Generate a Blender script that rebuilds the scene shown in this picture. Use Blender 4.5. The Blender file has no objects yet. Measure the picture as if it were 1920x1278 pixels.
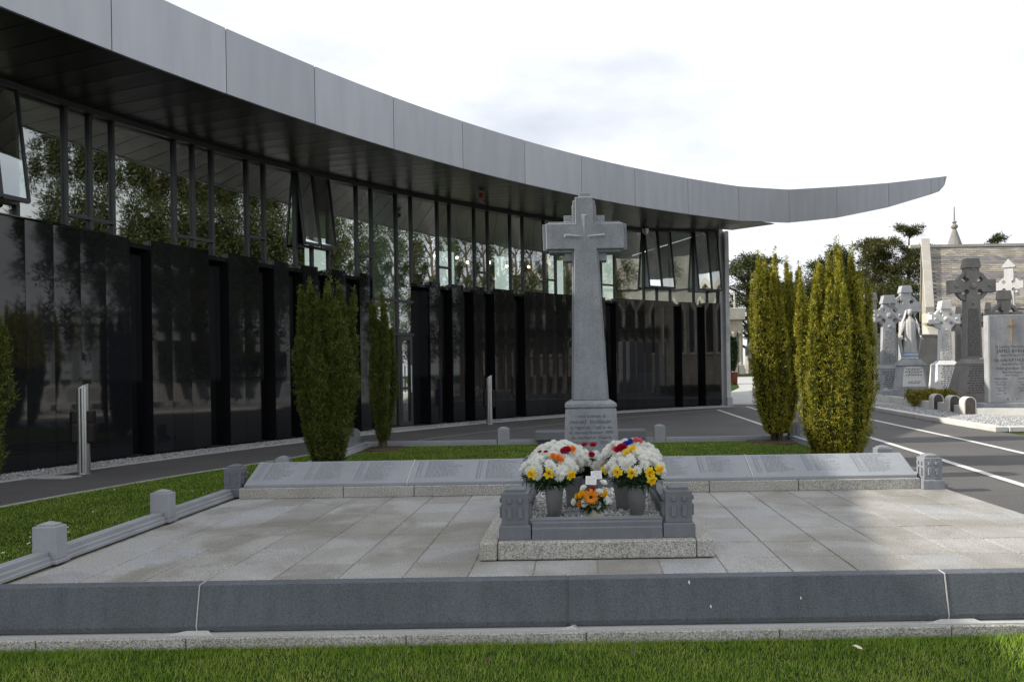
import bpy, bmesh, math, random
import numpy as np
from mathutils import Vector, Matrix

random.seed(7)
rng = np.random.default_rng(11)
sc = bpy.context.scene
COL = sc.collection
R_ = math.radians

# ------------------------------------------------------------------ camera
cam_d = bpy.data.cameras.new('camera')
cam = bpy.data.objects.new('camera', cam_d)
COL.objects.link(cam)
cam.location = (0, 0, 1.3)
cam.rotation_euler = (R_(90), 0.0157, 0)
cam_d.sensor_width = 36
cam_d.lens = 24
cam_d.shift_x = -125 / 1920
cam_d.shift_y = 56 / 1920
cam_d.clip_end = 1500
sc.camera = cam

# ------------------------------------------------------------------ sky
SUN_EL, SUN_AZ = 33.5, -92.0          # azimuth from +Y, negative towards -X
world = bpy.data.worlds.new('World')
sc.world = world
world.use_nodes = True
nt = world.node_tree
nt.nodes.clear()
N = nt.nodes.new
out = N('ShaderNodeOutputWorld')
bg = N('ShaderNodeBackground')
sky = N('ShaderNodeTexSky')
sky.sky_type = 'NISHITA'
sky.sun_disc = False
sky.sun_elevation = R_(SUN_EL)
sky.sun_rotation = R_(SUN_AZ)
sky.air_density = 1.0
sky.dust_density = 2.0
tc = N('ShaderNodeTexCoord')
mp = N('ShaderNodeMapping')
mp.inputs['Scale'].default_value = (1.3, 1.3, 3.2)
mp.inputs['Rotation'].default_value = (0.2, 0.3, 0.5)
nz = N('ShaderNodeTexNoise')
nz.inputs['Scale'].default_value = 1.7
nz.inputs['Detail'].default_value = 6
nz.inputs['Roughness'].default_value = 0.52
cr = N('ShaderNodeValToRGB')
cr.color_ramp.elements[0].position = 0.30
cr.color_ramp.elements[0].color = (0.80, 0.80, 0.80, 1)
cr.color_ramp.elements[1].position = 0.56
cr.color_ramp.elements[1].color = (0.99, 0.99, 0.99, 1)
cr2 = N('ShaderNodeValToRGB')           # thick and thin cloud
cr2.color_ramp.elements[0].position = 0.32
cr2.color_ramp.elements[0].color = (0.58, 0.615, 0.68, 1)
cr2.color_ramp.elements[1].position = 0.60
cr2.color_ramp.elements[1].color = (0.85, 0.86, 0.875, 1)
sca = N('ShaderNodeVectorMath')
sca.operation = 'SCALE'
sca.inputs['Scale'].default_value = 0.10
mx = N('ShaderNodeMix')
mx.data_type = 'RGBA'
L = nt.links.new
L(tc.outputs['Generated'], mp.inputs['Vector'])
L(mp.outputs['Vector'], nz.inputs['Vector'])
L(nz.outputs['Fac'], cr.inputs['Fac'])
L(nz.outputs['Fac'], cr2.inputs['Fac'])
L(sky.outputs['Color'], sca.inputs[0])
L(cr.outputs['Color'], mx.inputs['Factor'])
L(sca.outputs['Vector'], mx.inputs['A'])
L(cr2.outputs['Color'], mx.inputs['B'])
L(mx.outputs['Result'], bg.inputs['Color'])
bg.inputs['Strength'].default_value = 1.0
L(bg.outputs['Background'], out.inputs['Surface'])

# ------------------------------------------------------------------ sun
sd = bpy.data.lights.new('sun', 'SUN')
sd.energy = 4.0
sd.angle = R_(0.6)
sd.color = (1.0, 0.93, 0.82)
sun = bpy.data.objects.new('sun', sd)
COL.objects.link(sun)
to_sun = Vector((math.sin(R_(SUN_AZ)) * math.cos(R_(SUN_EL)), math.cos(R_(SUN_AZ)) * math.cos(R_(SUN_EL)), math.sin(R_(SUN_EL))))
sun.rotation_euler = to_sun.to_track_quat('Z', 'Y').to_euler()
sun.location = (-20, 8, 20)

# ------------------------------------------------------------------ exposure
vs = sc.view_settings
vs.view_transform = 'Standard'
vs.look = 'None'
vs.exposure = 0.52
vs.gamma = 1.0
vs.use_curve_mapping = False
cy = sc.cycles
cy.max_bounces = 8
cy.diffuse_bounces = 3
cy.glossy_bounces = 4
cy.transmission_bounces = 4
cy.transparent_max_bounces = 8
cy.use_denoising = True
cy.caustics_reflective = False
cy.caustics_refractive = False


# ================================================================== materials
class NT:
    def __init__(s, name):
        s.m = bpy.data.materials.new(name)
        s.m.use_nodes = True
        s.t = s.m.node_tree
        s.b = s.t.nodes['Principled BSDF']
        s.geo = s.t.nodes.new('ShaderNodeNewGeometry')
        s.P = s.geo.outputs['Position']

    def n(s, k, **kw):
        x = s.t.nodes.new(k)
        for a, v in kw.items():
            setattr(x, a, v)
        return x

    def l(s, a, b):
        s.t.links.new(a, b)

    def noise(s, scale, detail=4, rough=0.55, vec=None, dist=0.0):
        x = s.n('ShaderNodeTexNoise')
        x.inputs['Scale'].default_value = scale
        x.inputs['Detail'].default_value = detail
        x.inputs['Roughness'].default_value = rough
        x.inputs['Distortion'].default_value = dist
        s.l(vec or s.P, x.inputs['Vector'])
        return x.outputs['Fac']

    def ramp(s, fac, stops, interp='LINEAR'):
        x = s.n('ShaderNodeValToRGB')
        e = x.color_ramp.elements
        x.color_ramp.interpolation = interp
        while len(e) < len(stops):
            e.new(0.5)
        for i, (p, c) in enumerate(stops):
            e[i].position = p
            e[i].color = (c[0], c[1], c[2], 1) if isinstance(c, (tuple, list)) else (c, c, c, 1)
        s.l(fac, x.inputs['Fac'])
        return x.outputs['Color']

    def mix(s, fac, a, b, mode='MIX'):
        x = s.n('ShaderNodeMix', data_type='RGBA', blend_type=mode)
        for k, v in (('Factor', fac), ('A', a), ('B', b)):
            if isinstance(v, (int, float)):
                x.inputs[k].default_value = v if k == 'Factor' else (v, v, v, 1)
            elif isinstance(v, tuple):
                x.inputs[k].default_value = (*v, 1)
            else:
                s.l(v, x.inputs[k])
        return x.outputs['Result']

    def mapped(s, scale, rot=(0, 0, 0)):
        x = s.n('ShaderNodeMapping')
        x.inputs['Scale'].default_value = scale
        x.inputs['Rotation'].default_value = rot
        s.l(s.P, x.inputs['Vector'])
        return x.outputs['Vector']

    def bump(s, h, strength=0.3, dist=0.01):
        x = s.n('ShaderNodeBump')
        x.inputs['Strength'].default_value = strength
        x.inputs['Distance'].default_value = dist
        s.l(h, x.inputs['Height'])
        s.l(x.outputs['Normal'], s.b.inputs['Normal'])

    def rnd(s):
        return s.n('ShaderNodeObjectInfo').outputs['Random']

    def isl(s):
        return s.geo.outputs['Random Per Island']

    def col(s, c):
        if isinstance(c, tuple):
            s.b.inputs['Base Color'].default_value = (*c, 1)
        else:
            s.l(c, s.b.inputs['Base Color'])
        return s

    def set(s, **kw):
        for k, v in kw.items():
            k = k.replace('_', ' ')
            if isinstance(v, (int, float, tuple)):
                s.b.inputs[k].default_value = v
            else:
                s.l(v, s.b.inputs[k])
        return s


def stone(name, base, var=0.12, speck=0.0, sscale=160, rough=0.75, blotch=1.5, stain=None, stain_amt=0.5, bump=0.25, obj_var=0.0, streak=0.0):
    k = NT(name)
    hi = tuple(min(1, c * (1 + var)) for c in base)
    lo = tuple(c * (1 - var) for c in base)
    c = k.ramp(k.noise(blotch, 6, 0.6), [(0.3, lo), (0.7, hi)])
    if stain:
        f = k.ramp(k.noise(blotch * 0.8, 5, 0.65, dist=0.6), [(0.46, 0.0), (0.66, stain_amt)])
        c = k.mix(f, c, stain)
    if streak:
        f = k.ramp(k.noise(1.0, 4, 0.6, vec=k.mapped((14, 14, 1.2))), [(0.42, 0.0), (0.75, streak)])
        c = k.mix(f, c, tuple(x * 0.55 for x in base))
    if speck:
        f = k.noise(sscale, 2, 0.7)
        d = k.ramp(f, [(0.38, 1 - speck), (0.5, 1.0), (0.62, 1 + speck * 0.7)])
        c = k.mix(1.0, c, d, 'MULTIPLY')
    if obj_var:
        d = k.ramp(k.rnd(), [(0.0, 1 - obj_var), (1.0, 1 + obj_var)])
        c = k.mix(1.0, c, d, 'MULTIPLY')
    k.col(c).set(Roughness=rough)
    k.b.inputs['Specular IOR Level'].default_value = 0.3
    k.bump(k.noise(sscale * 0.6, 3, 0.7), bump, 0.004)
    return k.m


def plain(name, c, rough=0.6, metal=0.0, spec=0.4, var=0.1, scale=8):
    k = NT(name)
    f = k.noise(scale, 4)
    k.col(k.ramp(f, [(0.3, tuple(x * (1 - var) for x in c)), (0.7, tuple(min(1, x * (1 + var)) for x in c))]))
    k.set(Roughness=rough, Metallic=metal)
    k.b.inputs['Specular IOR Level'].default_value = spec
    return k.m


M = {}
M['limestone'] = stone('blue_limestone', (0.25, 0.265, 0.29), 0.15, 0.36, 150, 0.75, 3.2, stain=(0.19, 0.197, 0.207), stain_amt=0.5, streak=0.35, bump=0.5)
M['limestone_dark'] = stone('dark_limestone', (0.157, 0.165, 0.184), 0.10, 0.18, 260, 0.6, 2.4, streak=0.2)
M['limestone_pale'] = stone('pale_dressed_limestone', (0.304, 0.319, 0.344), 0.08, 0.14, 260, 0.7, 3.0, stain=(0.22, 0.225, 0.23), stain_amt=0.5)
M['coping'] = stone('front_coping_stone', (0.107, 0.118, 0.137), 0.14, 0.26, 120, 0.6, 2.0, stain=(0.115, 0.122, 0.135), stain_amt=0.55, streak=0.4, bump=0.4)
M['granite'] = stone('speckled_granite', (0.368, 0.359, 0.336), 0.12, 0.55, 110, 0.8, 2.6, stain=(0.27, 0.25, 0.19), stain_amt=0.35)
M['tablet'] = stone('tablet_stone', (0.262, 0.278, 0.306), 0.07, 0.2, 200, 0.5, 1.8, streak=0.12)
M['grave_pale'] = stone('pale_grave_stone', (0.550, 0.550, 0.550), 0.14, 0.15, 120, 0.8, 1.5, stain=(0.30, 0.30, 0.28), stain_amt=0.55, streak=0.3)
M['grave_white'] = stone('white_grave_marble', (0.74, 0.74, 0.74), 0.07, 0.08, 120, 0.6, 1.5, stain=(0.52, 0.52, 0.50), stain_amt=0.4, streak=0.15)
M['grave_dark'] = stone('weathered_dark_grave_stone', (0.240, 0.232, 0.225), 0.2, 0.25, 90, 0.85, 1.6, stain=(0.30, 0.28, 0.25), stain_amt=0.5, streak=0.3)
M['grave_mid'] = stone('grey_grave_stone', (0.396, 0.408, 0.432), 0.14, 0.2, 110, 0.8, 1.6, stain=(0.22, 0.22, 0.21), stain_amt=0.5, streak=0.3)
M['white_stone'] = stone('white_kerb_stone', (0.62, 0.61, 0.58), 0.10, 0.2, 120, 0.8, 1.8, stain=(0.42, 0.41, 0.37), stain_amt=0.4)
M['mortar_white'] = plain('white_mortar', (0.46, 0.46, 0.45), 0.9, var=0.12, scale=60)
M['mortar'] = plain('mossy_mortar', (0.30, 0.285, 0.235), 0.95, var=0.35, scale=14)
M['letter'] = plain('cut_letter_paint', (0.045, 0.047, 0.05), 0.8)
M['letter_soft'] = plain('weathered_letter', (0.085, 0.088, 0.095), 0.8)
M['letter_faint'] = plain('faint_cut_letter', (0.20, 0.21, 0.228), 0.8)
M['gold'] = plain('gilding', (0.62, 0.38, 0.13), 0.4, 0.5)
M['paint'] = stone('road_paint', (0.66, 0.66, 0.64), 0.10, 0.25, 60, 0.8, 5.0, stain=(0.35, 0.35, 0.34), stain_amt=0.5)
M['concrete'] = stone('pale_concrete', (0.42, 0.42, 0.41), 0.1, 0.25, 70, 0.85, 1.0)
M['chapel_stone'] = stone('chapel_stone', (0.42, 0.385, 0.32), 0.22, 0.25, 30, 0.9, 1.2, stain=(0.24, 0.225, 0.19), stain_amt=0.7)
M['chapel_grey'] = stone('darkened_chapel_wing_stone', (0.25, 0.243, 0.222), 0.22, 0.25, 30, 0.9, 1.2, stain=(0.16, 0.155, 0.14), stain_amt=0.7)  # chapel stone darkened so that it mirrors dimmer in the black wall
M['chapel_trim'] = stone('chapel_trim_stone', (0.468, 0.445, 0.398), 0.1, 0.2, 30, 0.9, 1.2, stain=(0.40, 0.37, 0.31), stain_amt=0.5)


def paving_mat():
    k = NT('paving_granite')
    base = k.ramp(k.rnd(), [(0.0, (0.262, 0.257, 0.244)), (0.25, (0.315, 0.308, 0.292)), (0.6, (0.35, 0.347, 0.338)), (0.85, (0.325, 0.332, 0.347)), (1.0, (0.375, 0.37, 0.36))])
    f = k.ramp(k.noise(1.1, 6, 0.6, dist=0.8), [(0.43, 0.0), (0.60, 0.7)])
    c = k.mix(f, base, (0.205, 0.19, 0.16))            # damp, mossy stains
    f2 = k.ramp(k.noise(2.6, 5, 0.6), [(0.5, 0.0), (0.75, 0.45)])
    c = k.mix(f2, c, (0.45, 0.445, 0.435))
    d = k.ramp(k.noise(130, 2, 0.7), [(0.36, 0.55), (0.5, 1.0), (0.64, 1.45)])
    c = k.mix(1.0, c, d, 'MULTIPLY')
    k.col(c)
    k.set(Roughness=k.ramp(f, [(0.0, 0.72), (0.6, 0.5)]))
    k.b.inputs['Specular IOR Level'].default_value = 0.35
    k.bump(k.noise(90, 3, 0.7), 0.2, 0.003)
    return k.m


M['paving'] = paving_mat()


def asphalt_mat():
    k = NT('asphalt')
    c = k.ramp(k.noise(0.6, 6, 0.6), [(0.3, (0.070, 0.068, 0.068)), (0.7, (0.104, 0.101, 0.099))])
    f = k.ramp(k.noise(1.0, 3, 0.6, vec=k.mapped((0.5, 6, 1))), [(0.45, 0.0), (0.7, 0.3)])
    c = k.mix(f, c, (0.115, 0.112, 0.11))
    d = k.ramp(k.noise(75, 2, 0.8), [(0.34, 0.55), (0.5, 1.0), (0.66, 1.6)])
    c = k.mix(1.0, c, d, 'MULTIPLY')
    k.col(c).set(Roughness=0.85)
    k.bump(k.noise(60, 3, 0.8), 0.5, 0.006)
    return k.m


M['asphalt'] = asphalt_mat()


def ground_mat():
    k = NT('lawn_soil')
    c = k.ramp(k.noise(3.0, 6, 0.65), [(0.3, (0.020, 0.032, 0.008)), (0.55, (0.035, 0.062, 0.012)), (0.75, (0.060, 0.085, 0.020))])
    d = k.ramp(k.noise(60, 3, 0.8), [(0.35, 0.5), (0.65, 1.5)])
    k.col(k.mix(1.0, c, d, 'MULTIPLY')).set(Roughness=0.95)
    k.b.inputs['Specular IOR Level'].default_value = 0.1
    k.bump(k.noise(40, 4, 0.8), 0.6, 0.02)
    return k.m


M['ground'] = ground_mat()


def leafy(name, stops, rough=0.55, clump=6.0, isl=0.4, trans=0.25, spec=0.25):
    k = NT(name)
    f = k.noise(clump, 3, 0.6)
    w = k.n('ShaderNodeMath', operation='MULTIPLY_ADD')
    w.inputs[1].default_value = isl
    k.l(k.isl(), w.inputs[0])
    v = k.n('ShaderNodeMath', operation='MULTIPLY')
    v.inputs[1].default_value = 1 - isl
    k.l(f, v.inputs[0])
    k.l(v.outputs[0], w.inputs[2])
    c = k.ramp(w.outputs[0], stops)
    k.col(c).set(Roughness=rough)
    k.b.inputs['Specular IOR Level'].default_value = spec
    if trans:
        tr = k.n('ShaderNodeBsdfTranslucent')
        k.l(c, tr.inputs['Color'])
        ms = k.n('ShaderNodeMixShader')
        ms.inputs[0].default_value = trans
        k.l(k.b.outputs[0], ms.inputs[1])
        k.l(tr.outputs[0], ms.inputs[2])
        k.l(ms.outputs[0], k.t.nodes['Material Output'].inputs['Surface'])
    return k.m


M['grass'] = leafy('grass_blade', [(0.22, (0.09, 0.17, 0.018)), (0.42, (0.185, 0.315, 0.032)), (0.58, (0.27, 0.40, 0.048)), (0.74, (0.48, 0.49, 0.14))], 0.5, 2.3, 0.40, 0.3)
M['yew'] = leafy('irish_yew_needles', [(0.28, (0.06, 0.075, 0.012)), (0.42, (0.17, 0.18, 0.02)), (0.54, (0.31, 0.295, 0.03)), (0.68, (0.52, 0.46, 0.06))], 0.5, 9.0, 0.35, 0.25)
M['yew_shaded'] = leafy('shaded_yew_needles', [(0.28, (0.028, 0.045, 0.010)), (0.42, (0.058, 0.082, 0.014)), (0.55, (0.095, 0.12, 0.020)), (0.72, (0.19, 0.20, 0.035))], 0.5, 9.0, 0.35, 0.25)  # same yews, with their shade painted in as darker green needles
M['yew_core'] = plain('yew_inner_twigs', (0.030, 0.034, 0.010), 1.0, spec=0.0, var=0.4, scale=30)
M['pine'] = leafy('pine_needles', [(0.2, (0.018, 0.027, 0.010)), (0.5, (0.047, 0.062, 0.018)), (0.8, (0.11, 0.12, 0.035))], 0.6, 1.2, 0.45, 0.15)
M['pine_warm'] = leafy('warm_pine_needles', [(0.2, (0.026, 0.030, 0.010)), (0.5, (0.066, 0.072, 0.020)), (0.8, (0.15, 0.14, 0.04))], 0.6, 1.2, 0.45, 0.15)
M['hedge'] = leafy('golden_hedge_leaves', [(0.2, (0.07, 0.065, 0.015)), (0.5, (0.22, 0.20, 0.03)), (0.8, (0.42, 0.36, 0.06))], 0.5, 4.0, 0.5, 0.2)
M['leaf'] = leafy('cut_flower_leaves', [(0.2, (0.010, 0.026, 0.012)), (0.5, (0.022, 0.055, 0.022)), (0.8, (0.05, 0.10, 0.035))], 0.4, 9.0, 0.5, 0.15)
M['bark'] = stone('bark', (0.085, 0.065, 0.048), 0.3, 0.3, 40, 0.95, 4)
M['mulch'] = stone('bark_mulch', (0.075, 0.05, 0.035), 0.35, 0.5, 50, 0.95, 8)


def petal(name, c, c2=None):
    k = NT(name)
    k.col(k.ramp(k.isl(), [(0.0, c2 or tuple(x * 0.8 for x in c)), (1.0, c)])).set(Roughness=0.6)
    k.b.inputs['Specular IOR Level'].default_value = 0.2
    tr = k.n('ShaderNodeBsdfTranslucent')
    tr.inputs['Color'].default_value = (*c, 1)
    ms = k.n('ShaderNodeMixShader')
    ms.inputs[0].default_value = 0.3
    k.l(k.b.outputs[0], ms.inputs[1])
    k.l(tr.outputs[0], ms.inputs[2])
    k.l(ms.outputs[0], k.t.nodes['Material Output'].inputs['Surface'])
    return k.m


M['p_white'] = petal('white_petal', (0.90, 0.90, 0.87), (0.80, 0.81, 0.76))
M['p_yellow'] = petal('yellow_petal', (0.90, 0.72, 0.05), (0.85, 0.60, 0.03))
M['p_deep'] = petal('deep_yellow_trumpet', (0.88, 0.55, 0.01), (0.80, 0.47, 0.01))
M['p_orange'] = petal('orange_petal', (0.88, 0.33, 0.03), (0.80, 0.24, 0.02))
M['p_red'] = petal('crimson_petal', (0.50, 0.015, 0.05), (0.33, 0.01, 0.03))
M['p_pink'] = petal('coral_pink_petal', (0.80, 0.22, 0.20), (0.70, 0.30, 0.27))
M['p_blue'] = petal('blue_petal', (0.05, 0.09, 0.55), (0.03, 0.05, 0.38))
M['p_eye'] = plain('flower_eye', (0.03, 0.015, 0.01), 0.8)


def black_granite():
    k = NT('polished_black_granite')
    d = k.ramp(k.noise(180, 2, 0.6), [(0.35, (0.006, 0.0065, 0.008)), (0.65, (0.016, 0.017, 0.020))])
    e = k.ramp(k.rnd(), [(0.0, 0.75), (1.0, 1.3)])
    k.col(k.mix(1.0, d, e, 'MULTIPLY'))
    k.set(Roughness=k.ramp(k.noise(2.2, 4, 0.6), [(0.3, 0.015), (0.7, 0.045)]))
    k.b.inputs['IOR'].default_value = 1.62
    k.b.inputs['Specular IOR Level'].default_value = 0.42
    k.bump(k.noise(0.8, 2, 0.5), 0.02, 0.02)
    return k.m


M['black'] = black_granite()


def glass_mat():
    k = NT('coated_window_glass')
    t = k.t
    gl = k.n('ShaderNodeBsdfGlossy')
    gl.inputs['Roughness'].default_value = 0.015
    gl.inputs['Color'].default_value = (0.93, 0.97, 0.95, 1)
    tp = k.n('ShaderNodeBsdfTransparent')
    tp.inputs['Color'].default_value = (0.50, 0.62, 0.54, 1)
    fr = k.n('ShaderNodeLayerWeight')
    fr.inputs['Blend'].default_value = 0.35
    ma = k.n('ShaderNodeMath', operation='MULTIPLY_ADD')
    ma.inputs[1].default_value = 0.5
    ma.inputs[2].default_value = 0.36
    k.l(fr.outputs['Fresnel'], ma.inputs[0])
    ms = k.n('ShaderNodeMixShader')
    k.l(ma.outputs[0], ms.inputs[0])
    k.l(tp.outputs[0], ms.inputs[1])
    k.l(gl.outputs[0], ms.inputs[2])
    bp = k.n('ShaderNodeBump')
    bp.inputs['Strength'].default_value = 0.05
    bp.inputs['Distance'].default_value = 0.02
    k.l(k.noise(1.6, 2, 0.5), bp.inputs['Height'])
    k.l(bp.outputs['Normal'], gl.inputs['Normal'])
    k.l(ms.outputs[0], t.nodes['Material Output'].inputs['Surface'])
    t.nodes.remove(k.b)
    return k.m


M['glass'] = glass_mat()


def zinc():
    k = NT('grey_metal_cladding')
    c = k.ramp(k.noise(1.0, 3, 0.5, vec=k.mapped((5, 5, 0.6))), [(0.3, (0.34, 0.352, 0.386)), (0.7, (0.39, 0.403, 0.437))])
    e = k.ramp(k.rnd(), [(0.0, 0.93), (1.0, 1.06)])
    k.col(k.mix(1.0, c, e, 'MULTIPLY')).set(Roughness=0.36, Metallic=0.55)
    k.bump(k.noise(3, 3, 0.5), 0.04, 0.02)
    return k.m


M['zinc'] = zinc()
M['soffit'] = plain('dark_soffit_board', (0.032, 0.029, 0.028), 0.30, 0.0, 0.5, 0.12, 3)
M['frame'] = plain('dark_window_frame', (0.035, 0.037, 0.042), 0.4, 0.2, 0.5)
M['recess'] = plain('dark_cavity', (0.010, 0.010, 0.010), 0.9)
M['steel'] = plain('brushed_steel', (0.62, 0.62, 0.63), 0.28, 0.95, 0.5, 0.08, 40)
M['box_brown'] = plain('dark_brown_box', (0.012, 0.009, 0.008), 0.5, 0.0, 0.3)
M['interior'] = plain('interior_plaster', (0.58, 0.62, 0.54), 0.8)
M['interior_floor'] = plain('interior_floor', (0.10, 0.09, 0.075), 0.6)
M['interior_dark'] = plain('dim_interior', (0.05, 0.05, 0.045), 0.8)  # dimness of the rooms at the left end put into the colour
M['face_dark'] = plain('dark_marker_face', (0.075, 0.065, 0.058), 0.9, var=0.3)  # front faces of the round-topped markers, darker than their blocks
M['blind'] = plain('pale_green_blind', (0.55, 0.62, 0.60), 0.7)
M['vase'] = plain('grey_zinc_bucket', (0.36, 0.37, 0.38), 0.5, 0.15, 0.4, 0.15, 6)
M['cream'] = plain('cream_pot', (0.62, 0.58, 0.44), 0.5)
M['card'] = plain('white_card', (0.82, 0.82, 0.84), 0.8, var=0.03)
M['corten'] = plain('rusty_steel', (0.14, 0.045, 0.022), 0.8, 0.2, 0.3, 0.3, 5)
M['red'] = plain('red_plastic', (0.45, 0.03, 0.02), 0.4)
M['gravel'] = leafy('grey_gravel', [(0.1, (0.16, 0.165, 0.175)), (0.5, (0.34, 0.35, 0.36)), (0.9, (0.58, 0.58, 0.58))], 0.9, 30, 0.8, 0.0)
M['gravel_white'] = leafy('pale_gravel', [(0.1, (0.28, 0.28, 0.27)), (0.5, (0.52, 0.52, 0.51)), (0.9, (0.78, 0.78, 0.77))], 0.9, 30, 0.8, 0.0)
M['gravel_bed'] = stone('gravel_bed', (0.27, 0.275, 0.28), 0.3, 0.7, 45, 0.95, 10)
M['gravel_bed_white'] = stone('pale_gravel_bed', (0.36, 0.36, 0.35), 0.2, 0.6, 45, 0.95, 10)
M['blue_cloth'] = plain('blue_and_white_ribbon', (0.30, 0.45, 0.72), 0.7)
k = NT('lamp_glow')
k.b.inputs['Emission Color'].default_value = (1.0, 0.75, 0.45, 1)
k.b.inputs['Emission Strength'].default_value = 12
M['lamp'] = k.m


def slate_mat():
    k = NT('banded_roof_slate')
    sp = k.n('ShaderNodeSeparateXYZ')
    k.l(k.P, sp.inputs[0])
    w = k.n('ShaderNodeMath', operation='MULTIPLY')
    w.inputs[1].default_value = 0.93
    k.l(sp.outputs['Z'], w.inputs[0])
    fr = k.n('ShaderNodeMath', operation='FRACT')
    k.l(w.outputs[0], fr.inputs[0])
    band = k.ramp(fr.outputs[0], [(0.44, 0.0), (0.5, 1.0), (0.94, 1.0), (1.0, 0.0)])
    c = k.mix(band, (0.22, 0.205, 0.205), (0.33, 0.30, 0.25))
    d = k.ramp(k.isl(), [(0.0, 0.72), (1.0, 1.25)])
    c = k.mix(1.0, c, d, 'MULTIPLY')
    f = k.ramp(k.noise(1.4, 5, 0.65), [(0.5, 0.0), (0.7, 0.5)])
    c = k.mix(f, c, (0.31, 0.275, 0.21))
    k.col(c).set(Roughness=0.85)
    return k.m


M['slate'] = slate_mat()


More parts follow.
